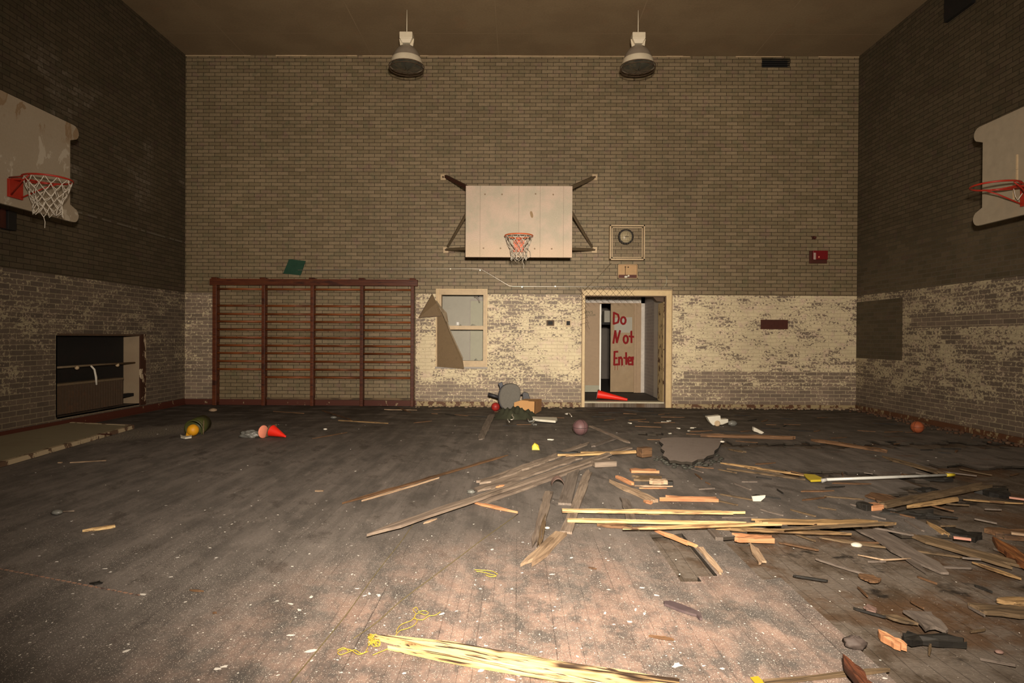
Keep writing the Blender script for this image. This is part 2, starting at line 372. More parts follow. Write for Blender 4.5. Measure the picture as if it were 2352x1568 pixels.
# ------------------------------------------------------------------ geometry helpers
def tag(o, label=None, cat=None, group=None, kind=None):
    if label: o['label'] = label
    if cat: o['category'] = cat
    if group: o['group'] = group
    if kind: o['kind'] = kind
    return o
def thing(name, label, cat, loc=(0, 0, 0), rot=(0, 0, 0), group=None):
    o = bpy.data.objects.new(name, None); C.objects.link(o); o.empty_display_size = .1
    o.location = loc; o.rotation_euler = rot
    return tag(o, label, cat, group)
def frame_from(d):
    d = Vector(d).normalized(); a = Vector((0, 0, 1)) if abs(d.z) < .9 else Vector((1, 0, 0))
    s = d.cross(a).normalized(); return s, s.cross(d).normalized()
class MB:
    def __init__(s): s.v, s.f, s.sm = [], [], []
    def add(s, vs, fs, smooth=False):
        k = len(s.v); s.v += [Vector(p) for p in vs]; s.f += [tuple(i+k for i in f) for f in fs]; s.sm += [smooth]*len(fs); return s
    def box(s, c, d, R=None):
        hx, hy, hz = d[0]/2, d[1]/2, d[2]/2
        P = [Vector((x, y, z)) for x in (-hx, hx) for y in (-hy, hy) for z in (-hz, hz)]
        if R: P = [R @ p for p in P]
        c = Vector(c)
        return s.add([p+c for p in P], [(0, 1, 3, 2), (4, 6, 7, 5), (0, 4, 5, 1), (2, 3, 7, 6), (0, 2, 6, 4), (1, 5, 7, 3)])
    def bx(s, x0, x1, y0, y1, z0, z1): return s.box(((x0+x1)/2, (y0+y1)/2, (z0+z1)/2), (abs(x1-x0), abs(y1-y0), abs(z1-z0)))
    def bar(s, a, b, w, h):
        a, b = Vector(a), Vector(b); d = b-a; sd, u = frame_from(d)
        P = [e+sd*i*w/2+u*j*h/2 for e in (a, b) for i, j in ((-1, -1), (1, -1), (1, 1), (-1, 1))]
        return s.add(P, [(0, 1, 2, 3)[::-1], (4, 5, 6, 7), (0, 1, 5, 4), (1, 2, 6, 5), (2, 3, 7, 6), (3, 0, 4, 7)])
    def tube(s, pts, r, n=6, closed=False):
        pts = [Vector(p) for p in pts]; m = len(pts); V = []; rs = r if isinstance(r, (list, tuple)) else [r]*m
        for i, p in enumerate(pts):
            a = pts[(i-1) % m] if closed or i else p; b = pts[(i+1) % m] if closed or i < m-1 else p
            sd, u = frame_from((b-a) if (b-a).length > 1e-9 else Vector((0, 0, 1)))
            if i and (sd.dot(prev) < 0): sd, u = -sd, -u
            prev = sd
            V += [p+(sd*math.cos(t*2*PI/n)+u*math.sin(t*2*PI/n))*rs[i] for t in range(n)]
        Fc = []
        for i in range(m if closed else m-1):
            j = (i+1) % m
            Fc += [(i*n+t, i*n+(t+1) % n, j*n+(t+1) % n, j*n+t) for t in range(n)]
        if not closed: Fc += [tuple(range(n))[::-1], tuple((m-1)*n+t for t in range(n))]
        return s.add(V, Fc, True)
    def lathe(s, prof, n=24, c=(0, 0, 0), R=None, cap=False):
        V = []
        for r, z in prof:
            for t in range(n):
                p = Vector((r*math.cos(t*2*PI/n), r*math.sin(t*2*PI/n), z)); V.append((R @ p if R else p)+Vector(c))
        Fc = [(i*n+t, i*n+(t+1) % n, (i+1)*n+(t+1) % n, (i+1)*n+t) for i in range(len(prof)-1) for t in range(n)]
        if cap: Fc += [tuple(range(n))[::-1], tuple((len(prof)-1)*n+t for t in range(n))]
        return s.add(V, Fc, True)
    def prism(s, poly, t, dirv=(0, 0, 1)):      # polygon (3d points) extruded
        n = len(poly); d = Vector(dirv)*t; P = [Vector(p) for p in poly]
        return s.add(P+[p+d for p in P], [tuple(range(n))[::-1], tuple(range(n, 2*n))]+[(i, (i+1) % n, (i+1) % n+n, i+n) for i in range(n)])
    def ball(s, c, r, n=20, m=12, sq=(1, 1, 1), lump=0.0):
        V = []
        for i in range(m+1):
            th = PI*i/m
            for t in range(n):
                a = 2*PI*t/n; k = 1+lump*(math.sin(3*a+5*th)+math.sin(5*a-3*th+1))*.5
                V.append(Vector(c)+Vector((r*sq[0]*math.sin(th)*math.cos(a)*k, r*sq[1]*math.sin(th)*math.sin(a)*k, r*sq[2]*math.cos(th)*k)))
        return s.add(V, [(i*n+t, (i+1)*n+t, (i+1)*n+(t+1) % n, i*n+(t+1) % n) for i in range(m) for t in range(n)], True)
    def mesh(s, name, mat, off=Vector((0, 0, 0))):
        me = bpy.data.meshes.new(name); me.from_pydata([tuple(p-off) for p in s.v], [], s.f)
        me.polygons.foreach_set('use_smooth', s.sm); me.materials.append(mat); me.validate(); me.update(); return me
    def build(s, name, mat, parent=None, world=False, center=False, bevel=0):
        mat = MT[mat] if isinstance(mat, str) else mat
        off = Vector((0, 0, 0))
        if parent and world:
            off = Vector(parent.location)+(Vector(parent.parent.location) if parent.parent else Vector((0, 0, 0)))
        if center and not parent:
            off = sum(s.v, Vector((0, 0, 0)))/len(s.v); off.z = min(p.z for p in s.v)
        o = bpy.data.objects.new(name, s.mesh(name, mat, off)); C.objects.link(o)
        if parent: o.parent = parent
        elif center: o.location = off
        if bevel:
            b = o.modifiers.new('bevel', 'BEVEL'); b.width = bevel; b.segments = 2; b.limit_method = 'ANGLE'
        return o
def struct(mb, name, mat, parent=None):
    o = mb.build(name, mat, parent, world=bool(parent))
    if not parent: o['kind'] = 'structure'
    return o
def copy_tree(o, parent=None):
    c = o.copy(); C.objects.link(c); c.parent = parent
    for ch in list(o.children): copy_tree(ch, c)
    return c
def sthing(name, loc=(0, 0, 0)):
    o = bpy.data.objects.new(name, None); C.objects.link(o); o.location = loc; o['kind'] = 'structure'; return o

# ------------------------------------------------------------------ room shell
def holed(u0, u1, z0, z1, holes):
    us = sorted({u0, u1, *[h[0] for h in holes], *[h[1] for h in holes]}); zs = sorted({z0, z1, *[h[2] for h in holes], *[h[3] for h in holes]})
    for a, b in zip(us, us[1:]):
        for c, d in zip(zs, zs[1:]):
            if not any(h[0] < (a+b)/2 < h[1] and h[2] < (c+d)/2 < h[3] for h in holes): yield a, b, c, d
ax0, ax1 = PY(1003, 750).x, PY(1118, 750).x; az0, az1 = PY(1060, 842).z, PY(1060, 665).z      # window outer
dx0, dx1 = PY(1337, 800).x, PY(1541, 800).x; dz1 = PY(1440, 667).z                             # doorway outer
HB = [(ax0+.03, ax1-.03, az0+.03, az1-.03), (dx0+.04, dx1-.04, -.12, dz1-.03)]
rc0, rc1 = PY(1747, 745), PY(1811, 757); rz0, rz1 = PY(1779, 756).z, PY(1779, 734).z
HB.append((rc0.x, rc1.x, rz0, rz1))
vt0, vt1 = PY(1750, 143).x, PY(1815, 143).x; vz0, vz1 = PY(1782, 155).z, PY(1782, 132).z
HB.append((vt0, vt1, vz0, vz1))
mb = MB()
for a, b, c, d in holed(XL-.1, XR+.1, -.12, H, HB): mb.add([(a, YB, c), (b, YB, c), (b, YB, d), (a, YB, d)], [(0, 1, 2, 3)])
for h in HB:
    a, b, c, d = h; t = .16
    mb.add([(a, YB, c), (b, YB, c), (b, YB, d), (a, YB, d), (a, YB+t, c), (b, YB+t, c), (b, YB+t, d), (a, YB+t, d)], [(0, 3, 7, 4), (1, 5, 6, 2), (3, 2, 6, 7), (0, 4, 5, 1)])
struct(mb, 'wall_back', 'back')
# left wall with the radiator recess
ly0, ly1 = PX(131, 800, XL).y, PX(320, 800, XL).y; lz0, lz1 = .17, 1.315
mb = MB()
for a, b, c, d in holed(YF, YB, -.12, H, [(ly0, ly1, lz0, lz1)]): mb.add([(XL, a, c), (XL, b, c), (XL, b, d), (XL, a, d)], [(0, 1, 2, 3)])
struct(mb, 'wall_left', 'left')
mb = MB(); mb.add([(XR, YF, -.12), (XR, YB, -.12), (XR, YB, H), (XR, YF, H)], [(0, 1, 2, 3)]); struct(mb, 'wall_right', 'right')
mb = MB(); mb.add([(XL, YF, -.12), (XR, YF, -.12), (XR, YF, H), (XL, YF, H)], [(0, 1, 2, 3)]); struct(mb, 'wall_front', plain('front_wall_brick', (.12, .09, .065), .8))
mb = MB(); mb.bx(XL, XR, YF, YB, H, H+.1); struct(mb, 'ceiling', 'ceil')
# floor: a rotten subfloor and, above it, the boards that are still there
rn = random.Random(3)
def bumpz(x, y):
    return -.034+.007*math.sin(x*5.1+y*2.3)+.006*math.sin(x*11.7-y*6.1+1)+.004*math.sin(x*23+y*17)
mb = MB(); nx, ny = 130, 150; X0, X1, Y0, Y1 = XL, XR, YF, YB
V = [(X0+(X1-X0)*i/nx, Y0+(Y1-Y0)*j/ny, bumpz(X0+(X1-X0)*i/nx, Y0+(Y1-Y0)*j/ny)) for j in range(ny+1) for i in range(nx+1)]
mb.add(V, [(j*(nx+1)+i, j*(nx+1)+i+1, (j+1)*(nx+1)+i+1, (j+1)*(nx+1)+i) for j in range(ny) for i in range(nx)], True)
struct(mb, 'floor', 'sub')
mb = MB(); W = .1144; x = XL; k = 0
while x < XR-.001:
    xa, xb = x, min(x+W, XR); xc = (xa+xb)/2; holes = []
    jit = rn.uniform
    if xc > 1.50: holes.append((-3, 4.42+jit(-.25, .12)))
    if .86 < xc < 1.12: holes.append((3.42+jit(-.12, .1), 4.16))
    if 1.34 < xc <= 1.50: holes.append((3.5+jit(-.1, .1), 4.12))
    if xc > 2.1: holes.append((7.5+jit(-.12, .1)+.04*(xc-2), 7.86+jit(-.1, .16)+.05*(xc-2)))
    if xc > 3.0: holes.append((4.3, 5.0+min(1.6, (xc-3)*1.1)+jit(-.2, .2)))
    if 2.6 < xc < 3.5: holes.append((5.95+jit(-.1, .1), 6.2+jit(-.1, .1)))
    if 1.55 < xc < 2.2: holes.append((8.4+jit(-.1, .1), 8.62+jit(-.1, .1)))
    ys = [YF]; 
    for a, b in sorted(holes):
        if a > ys[-1]: ys += [a, b]
        else: ys[-1] = max(ys[-1], b)
    ys.append(YB)
    for a, b in zip(ys[::2], ys[1::2]):
        if b-a > .02:
            ja, jb = jit(-.03, .03) if a > YF else 0, jit(-.03, .03) if b < YB else 0
            mb.add([(xa, a+ja, -.022), (xb, a-ja, -.022), (xb, b+jb, -.022), (xa, b-jb, -.022), (xa, a+ja, 0), (xb, a-ja, 0), (xb, b+jb, 0), (xa, b-jb, 0)],
                   [(4, 5, 6, 7), (0, 1, 5, 4), (1, 2, 6, 5), (2, 3, 7, 6), (3, 0, 4, 7)])
    x += W; k += 1
fb = struct(mb, 'floor_boards', 'floor'); fb.data.materials.append(MT['dark_edge'])
for p_ in fb.data.polygons:
    if abs(p_.normal.z) < .5: p_.material_index = 1  # board sides take the darkened colour, hole edges stay dim
# baseboards
mb = MB(); mb.bx(XL, PY(955, 930).x, YB-.025, YB, 0, .105); mb.bx(XL, PY(955, 930).x, YB-.035, YB, .0, .03); struct(mb, 'baseboard_back', 'base')
mb = MB(); mb.bx(PY(958, 930).x, dx0-.005, YB-.02, YB, 0, .09); mb.bx(dx1+.005, XR, YB-.02, YB, 0, .07); struct(mb, 'baseboard_back_flaking', 'basep')
mb = MB(); mb.bx(XL, XL+.022, YF, YB-.03, .0, .115); mb.bx(XL, XL+.04, YF, YB-.03, 0, .02); struct(mb, 'baseboard_left', 'base')
mb = MB(); mb.bx(XR-.02, XR, YF, YB-.02, 0, .08); struct(mb, 'baseboard_right', m_peel('baseboard_rusty', (.10, .042, .02), (.26, .20, .11), .55, 9))
mb = MB()
rr = random.Random(5); xx = XL
while xx < XR:
    L = rr.uniform(.1, .7); 
    if rr.random() < .75: mb.bx(xx, min(XR, xx+L), YB-.012, YB, H-.02, H-rr.uniform(.0, .006))
    xx += L
struct(mb, 'trim_ceiling', 'cream')

# ------------------------------------------------------------------ serving window
w = sthing('window_1', (0, YB, 0))
ix0, ix1 = PY(1014, 750).x, PY(1110, 750).x; iz0, iz1 = PY(1060, 828).z, PY(1060, 677).z
mb = MB(); y0, y1 = YB-.03, YB+.14
mb.bx(ax0, ix0, y0, y1, az0, az1).bx(ix1, ax1, y0, y1, az0, az1).bx(ix0, ix1, y0, y1, iz1, az1).bx(ix0, ix1, y0, y1, az0, iz0)
struct(mb, 'window_frame', 'cream', w)
mb = MB(); t = .012
mb.bx(ax0-t, ax0, y0-.012, YB, az0-t, az1+t).bx(ax1, ax1+t, y0-.012, YB, az0-t, az1+t).bx(ax0, ax1, y0-.012, YB, az1, az1+t)
mb.bx(ax0+.03, ax0+.045, y0-.015, YB, az0, az1)
struct(mb, 'window_trim', 'frame_or', w)
mb = MB(); mb.bx(ax0-.02, ax1+.02, YB-.055, YB, az0-.035, az0); struct(mb, 'window_sill', 'litwall', w)
mz = PY(1070, 752).z
mb = MB(); mb.bx(ix0, ix1, YB+.02, YB+.06, mz-.04, mz+.035); struct(mb, 'meeting_rail', 'cream', w)
def shard(pts): return MB().prism([PY(a, b, YB+.03) for a, b in pts], .005, (0, 1, 0))
for i, pts in enumerate(([(1080, 748), (1085, 743), (1096, 748)], [(1053, 748), (1058, 744), (1061, 748)], [(1088, 828), (1093, 822), (1099, 828)], [(1103, 828), (1108, 824), (1110, 828)])):
    shard(pts).build('glass_shard', 'glass', w, world=True)
# the room beyond it
yb = YB+.62
mb = MB(); mb.add([(ix0-.6, yb, .3), (ix1+.6, yb, .3), (ix1+.6, yb, 2.5), (ix0-.6, yb, 2.5)], [(0, 1, 2, 3)])
mb.add([(ix0-.6, YB+.17, 2.4), (ix1+.6, YB+.17, 2.4), (ix1+.6, yb, 2.4), (ix0-.6, yb, 2.4)], [(0, 1, 2, 3)])
mb.add([(ix0-.6, YB+.17, .4), (ix1+.6, YB+.17, .4), (ix1+.6, yb, .4), (ix0-.6, yb, .4)], [(0, 1, 2, 3)])
mb.add([(ix0-.6, YB+.17, .4), (ix0-.6, yb, .4), (ix0-.6, yb, 2.4), (ix0-.6, YB+.17, 2.4)], [(0, 1, 2, 3)])
mb.add([(ix1+.6, YB+.17, .4), (ix1+.6, yb, .4), (ix1+.6, yb, 2.4), (ix1+.6, YB+.17, 2.4)], [(0, 1, 2, 3)])
struct(mb, 'wall_servery', 'grayroom')
a, b = PY(1081, 750, yb).x, PY(1130, 750, yb).x
cb = thing('metal_locker', 'pale green-gray locker door seen through the serving window', 'locker', ((a+b)/2, yb-.03, PY(1090, 850, yb).z))
MB().bx(a, b, yb-.035, yb-.012, PY(1090, 850, yb).z, PY(1090, 691, yb).z).build('door_panel', 'grayroom2', cb, world=True)
MB().bx(a-.015, a, yb-.05, yb, PY(1090, 850, yb).z, PY(1090, 688, yb).z).bx(a, b, yb-.05, yb, PY(1090, 691, yb).z, PY(1090, 688, yb).z+.01).build('door_frame', 'litwall', cb, world=True)
p = PY(1097, 685, yb-.1)
cl = thing('pipe_bracket', 'small gray pipe elbow and bracket above the locker behind the serving window', 'bracket', p)
MB().tube([p+Vector((-.07, 0, .03)), p+Vector((-.02, 0, .02)), p+Vector((.02, 0, -.03)), p+Vector((.04, 0, -.09))], .014, 8).build('pipe', 'litwall', cl, world=True)
MB().bx(p.x-.02, p.x+.16, p.y-.01, p.y+.10, p.z+.03, p.z+.06).bx(p.x+.01, p.x+.03, p.y-.01, p.y+.01, p.z-.03, p.z+.1).build('bracket', 'graywall', cl, world=True)
p = PY(1051, 743, yb)
sw = thing('switch_plate', 'small switch plate with a white painted flash glint on the gray wall behind the serving window', 'switch', p)
MB().box(p+Vector((0, -.008, 0)), (.07, .012, .085)).build('plate', plain('plate_gray', (.30, .28, .24), .4), sw, world=True)
MB().box(p+Vector((.005, -.018, 0)), (.042, .012, .055)).build('flash_glint', plain('glint_white', (.9, .9, .85), .1), sw, world=True)  # white square painted as the flash reflection
# bent wire screen hanging from the window
sc = thing('window_screen', 'torn brown wire window screen folded and hanging off the serving window', 'screen', PY(1010, 760, YB-.08))
ya, yc = YB-.06, YB-.16
flap = [PY(993, 674, yc), PY(962, 729, yc), PY(1018, 725, ya-.02), PY(1003, 695, ya)]
low = [PY(1004, 694, ya-.02), PY(1018, 726, ya-.02), PY(1062, 820, yc), PY(1066, 847, yc), PY(1004, 842, ya)]
MB().prism(flap, .004, (0, 1, 0)).build('mesh_flap', 'screen', sc, world=True)
MB().prism(low, .004, (0, 1, 0)).build('mesh_sheet', 'screen', sc, world=True)
mb = MB(); mb.bar(flap[0], flap[1], .012, .012).bar(flap[1], flap[2], .014, .014); mb.build('bent_edge', 'rust', sc, world=True)
mb = MB(); q = [PY(1002, 691, ya-.03), PY(1020, 718, ya-.05), PY(1034, 760, ya-.07), PY(1063, 823, yc-.01)]
for i in range(3): mb.bar(q[i], q[i+1], .03, .02)
mb.build('frame_bar', 'arm', sc, world=True)
mb = MB(); mb.prism([PY(1006, 696, ya-.04), PY(1026, 718, ya-.05), PY(1030, 740, ya-.06), PY(1024, 738, ya-.05)], .01, (0, 1, 0)); mb.build('curled_edge', 'arm', sc, world=True)

# ------------------------------------------------------------------ doorway, vestibule and inner doors
d = sthing('door_1', (0, YB, 0))
jx0, jx1 = PY(1343, 800).x, PY(1529, 800).x; jz = PY(1440, 679).z
mb = MB(); y0, y1 = YB-.03, YB+.16
mb.bx(dx0, jx0, y0, y1, 0, dz1).bx(jx1, dx1, y0, y1, 0, dz1).bx(jx0, jx1, y0, y1, jz, dz1)
struct(mb, 'door_frame', 'frame_or', d)
mb = MB(); mb.bx(jx0, jx0+.012, y0+.05, y1, 0, jz).bx(jx1-.02, jx1, y0+.03, y1, 0, jz).bx(jx0, jx1, y0+.02, y0+.06, jz-.02, jz)
struct(mb, 'door_stop', 'rust', d)
mb = MB(); mb.bx(dx0-.015, dx0, y0-.006, YB, 0, dz1+.015).bx(dx1, dx1+.015, y0-.006, YB, 0, dz1+.015).bx(dx0, dx1, y0-.006, YB, dz1, dz1+.015)
struct(mb, 'door_trim', 'doorpaint2', d)
ZV = .105; YV = 13.9; vx0, vx1 = 1.30, 2.87
mb = MB(); mb.bx(jx0, jx1, YB+.0, YB+.12, -.01, ZV-.03); struct(mb, 'threshold_riser', 'sub', d)
mb = MB(); mb.bx(jx0, jx1, YB+.02, YB+.26, ZV-.03, ZV); struct(mb, 'threshold', plain('threshold_pale', (.46, .42, .30), .6, 0, .25, 12, (.10, .08, .06), .5), d)
mb = MB(); mb.bx(1.0, 5.2, YB+.26, 19, ZV-.05, ZV-.01); struct(mb, 'floor_vestibule', plain('vestibule_floor', (.07, .06, .05), .8))
mb = MB(); mb.bx(1.0, 5.2, YB+.17, 19, 2.62, 2.7); struct(mb, 'ceiling_vestibule', 'litwall')
mb = MB(); mb.bx(1.2, vx0, YB+.17, YV, ZV, 2.62); struct(mb, 'wall_vestibule_left', 'litwall')
def m_pb():
    g = G('painted_block'); mo, rb = g.brick(g.vec(g.y, g.z), .22, .0703, .005, .2)
    c = g.mix((.22, .20, .195), (.28, .25, .235), rb); c = g.mix(c, (.42, .38, .35), mo*.7)
    c = g.mix((.50, .45, .38), c, g.y.gt(12.95)*.9+.0); return g.done(c, .5, 0, mo, .2, .004)
mb = MB(); mb.bx(vx1, vx1+.15, YB+.17, YV, ZV, 2.62); struct(mb, 'wall_vestibule_right', m_pb())
# partition with double doors
lx0, lx1 = PY(1330, 800, YV).x, PY(1380, 800, YV).x; gx0, gx1 = PY(1403, 800, YV).x, PY(1456, 800, YV).x; fx1 = PY(1472, 800, YV).x
ldz = PY(1400, 697, YV).z
mb = MB(); mb.bx(1.2, 3.0, YV, YV+.12, ldz+.01, 2.62).bx(fx1, 3.0, YV, YV+.12, ZV, 2.62); struct(mb, 'wall_partition', plain('partition_pale', (.60, .55, .49), .6))
mb = MB(); mb.bx(1.2, fx1, YV-.02, YV+.1, ldz, ldz+.015).bx(gx1, fx1, YV-.02, YV+.1, ZV, ldz).bx(gx1+.05, gx1+.07, YV-.035, YV, ZV, ldz); struct(mb, 'trim_partition', 'doorpaint')
dl = sthing('door_2', (lx1, YV, ZV))
mb = MB(); mb.bx(1.3, lx1-.028, YV+.0, YV+.045, ZV+.01, ldz); struct(mb, 'door_leaf', 'doorpaint', dl)
mb = MB(); mb.bx(lx1-.028, lx1+.004, YV-.006, YV+.05, ZV+.01, ldz-.01); struct(mb, 'leaf_edge', plain('bright_bare_edge', (1.0, 1.0, .92), .4, 0, .03, 5, (1, 1, .9), 0), dl)
mb = MB(); mb.bx(1.3, lx1-.03, YV-.012, YV, ZV+.01, ZV+.16); struct(mb, 'kick_plate', 'grayroom2', dl)
def text_mesh(txt, size, name, mat, parent, loc, ext=.001):
    cu = bpy.data.curves.new(name, 'FONT'); cu.body = txt; cu.size = size; cu.extrude = ext; cu.space_character = 1.05
    tmp = bpy.data.objects.new(name+'_t', cu); C.objects.link(tmp)
    me = bpy.data.meshes.new_from_object(tmp.evaluated_get(bpy.context.evaluated_depsgraph_get()))
    bpy.data.objects.remove(tmp)
    R = Matrix.Rotation(PI/2, 4, 'X'); me.transform(R)
    me.transform(Matrix.Translation(Vector(loc)-(Vector(parent.location) if parent else Vector((0, 0, 0)))))
    me.materials.clear(); me.materials.append(MT[mat]); me.name = name
    o = bpy.data.objects.new(name, me); C.objects.link(o); o.parent = parent; return o
p = PY(1337.5, 719.5, YV-.005); text_mesh("MEN'S", .085, 'lettering', 'olivebin', dl, (p.x, YV-.004, p.z))
p = PY(1341, 725.5, YV-.005); text_mesh('CKROOM', .062, 'lettering', 'olivebin', dl, (p.x-.02, YV-.004, p.z))
# graffiti door leaf, ajar
dg = sthing('door_3', (gx1, YV+.05, ZV))
mb = MB(); mb.prism([(gx0, YV+.04, ZV+.01), (gx1, YV+.0, ZV+.01), (gx1, YV+.0, ldz), (gx0, YV+.04, ldz)], .045, (0, 1, 0)); struct(mb, 'door_leaf', 'doorpaint2', dg)
pc = [PY(1410, 730, YV), PY(1452, 728, YV), PY(1452, 757, YV), PY(1446, 764, YV), PY(1412, 763, YV)]
mb = MB(); mb.prism([(q.x, YV-.002+.04*(gx1-q.x)/(gx1-gx0), q.z) for q in pc], .001, (0, -1, 0)); mb.build('pale_patch', 'grayroom', dg, world=True)
GL = {'D': [[(0, 0), (.02, 1)], [(0, .98), (.5, .8), (.62, .5), (.5, .15), (0, .02)]],
      'o': [[(.3+.28*math.cos(a/10*2*PI+1.4), .3+.3*math.sin(a/10*2*PI+1.4)) for a in range(11)]],
      'N': [[(-.1, 0), (.15, 1)], [(.15, 1), (.35, .05)], [(.35, .05), (.75, 1)]],
      't': [[(.28, .95), (.30, .05)], [(.0, .55), (.62, .5)]],
      'E': [[(0, 0), (.05, 1)], [(.0, 1), (.45, 1.02)], [(.02, .52), (.36, .52)], [(0, .02), (.5, .05)]],
      'n': [[(0, .6), (.03, 0)], [(.02, .45), (.22, .6), (.36, .45), (.38, 0)]],
      'e': [[(.02, .3), (.42, .33), (.38, .55), (.18, .6), (.02, .35), (.12, .05), (.42, .06)]],
      'r': [[(.03, .62), (.05, 0)], [(.05, .42), (.25, .6), (.5, .55)]]}
def graf(word, px, py, hpx, adv, wk):
    mb = MB(); x0 = px
    for ch, a in zip(word, adv):
        for st in GL[ch]:
            pts = []
            for (u, v) in st:
                q = PY(x0+u*hpx*wk, py-v*hpx, YV); yy = YV-.006+.04*max(0, (gx1-q.x))/(gx1-gx0)
                pts.append(Vector((q.x, min(yy, YV+.035), q.z)))
            fl = []
            for i in range(len(pts)-1):
                a_, b_ = pts[i], pts[i+1]; dd = (b_-a_); L = dd.length; n_ = Vector((-dd.z, 0, dd.x)).normalized()*.022
                e = dd.normalized()*.009
                P4 = [a_-e+n_, b_+e+n_, b_+e-n_, a_-e-n_]
                mb.prism([(q.x, q.y, q.z) for q in P4], .002, (0, -1, 0))
        x0 += a
    return mb
for wd, px, py, hp, adv, wk in (('Do', 1410, 744, 27, (16, 10), .72), ('Not', 1411, 788, 29, (21, 13, 9), .62), ('Enter', 1411, 838, 30, (11, 11, 9, 10, 9), .62)):
    graf(wd, px, py, hp, adv, wk).build('graffiti_word', 'paintred', dg, world=True)
mb = MB(); rr = random.Random(2)
for px in (1413, 1419, 1428, 1434, 1443, 1448):
    a = PY(px, 838, YV-.004); L = rr.uniform(.03, .12); mb.bx(a.x-.004, a.x+.004, YV+.012, YV+.014, a.z-L, a.z)
mb.build('paint_run', 'paintred', dg, world=True)
# far corridor
mb = MB(); mb.bx(1.2, 4.4, 18.6, 18.7, ZV, 2.62); struct(mb, 'wall_corridor', plain('corridor_wall', (.16, .14, .12), .7, 0, .3, 3))
far = thing('ceiling_duct', 'gray duct box hanging high in the dark corridor behind the double doors', 'duct', (2.2, 15.2, 2.0))
MB().bx(2.13, 2.6, 15.1, 15.5, 1.72, 2.0).build('casing', 'grayroom', far, world=True)
MB().bx(2.0, 2.7, 15.12, 15.16, 1.66, 1.72).build('lip', 'dark', far, world=True)
# peeled leaf folded open at the right jamb
dp = sthing('door_4', (jx1, YB+.2, ZV))
mb = MB(); A = Vector((jx1-.03, YB+.05, ZV)); B = Vector((2.80, YB+.42, ZV))
mb.prism([A, B, B+Vector((0, 0, jz-ZV-.13)), A+Vector((0, 0, jz-ZV-.11))], .03, (1, .1, 0)); struct(mb, 'door_leaf', 'peel', dp)
mb = MB(); mb.prism([PY(1500, 681, YB+.1), PY(1527, 680, YB+.1), PY(1527, 694, YB+.1), PY(1508, 691, YB+.1)], .05, (0, 1, 0)); struct(mb, 'door_closer', 'rust', dp)
# red cone lying in the doorway
def cone(name, label, base_c, tip_c, rb, rt, flange, mats, cat='cone'):
    base_c, tip_c = Vector(base_c), Vector(tip_c); L = (tip_c-base_c).length; t = thing(name, label, cat, base_c)
    R = (tip_c-base_c).to_track_quat('Z', 'Y').to_matrix()
    prof = [(rb, 0.0), (rb*.97, .01), (rt*1.05, L-.01), (rt, L), (rt*.6, L), (rt*.5, L-.02)]
    MB().lathe(prof, 20, R=R).build('cone_body', mats[0], t)
    mb = MB(); mb.box(R @ Vector((0, 0, -.006)), (flange*2, flange*2, .014), R); mb.build('base_flange', mats[1], t, bevel=.004)
    return t
p = PY(1372, 905, YB+.3)
cone('traffic_cone', 'large red traffic cone lying on its side in the doorway', (PY(1374, 903, YB+.32).x, YB+.32, ZV+.115), (PY(1442, 911, YB+.1).x, YB+.14, ZV+.03), .085, .022, .088, ('conered', 'purple'))
# torn wire mesh over the corner of the doorway
p = PY(1345, 665, YB-.07)
wm = thing('wire_mesh', 'torn diamond wire mesh drooping over the corner of the doorway frame', 'wire mesh', p)
mb = MB()
for i in range(13):
    x0 = 1262+i*14
    a, b = PY(x0+62, 655 if i > 4 else 660, YB-.05), PY(x0+62+34, 655+40, YB-.05)
    if i < 9: mb.tube([a, b], .0025, 4)
    a, b = PY(x0+90, 657, YB-.055), PY(x0+60, 657+34, YB-.055)
    if i < 9: mb.tube([a, b], .0025, 4)
for i in range(7): mb.tube([PY(1330+i*3, 662+i*13, YB-.05), PY(1330+i*3+12-i, 662+i*13+16, YB-.05)], .0025, 4); mb.tube([PY(1349, 668+i*12, YB-.05), PY(1336-i, 680+i*11, YB-.05)], .0025, 4)
mb.build('wire_lattice', 'rust', wm, world=True)
MB().tube([PY(1340, 668, YB-.05), PY(1372, 638, YB-.03), PY(1404, 604, YB-.01)], .006, 5).build('loose_wire', 'arm', wm, world=True)

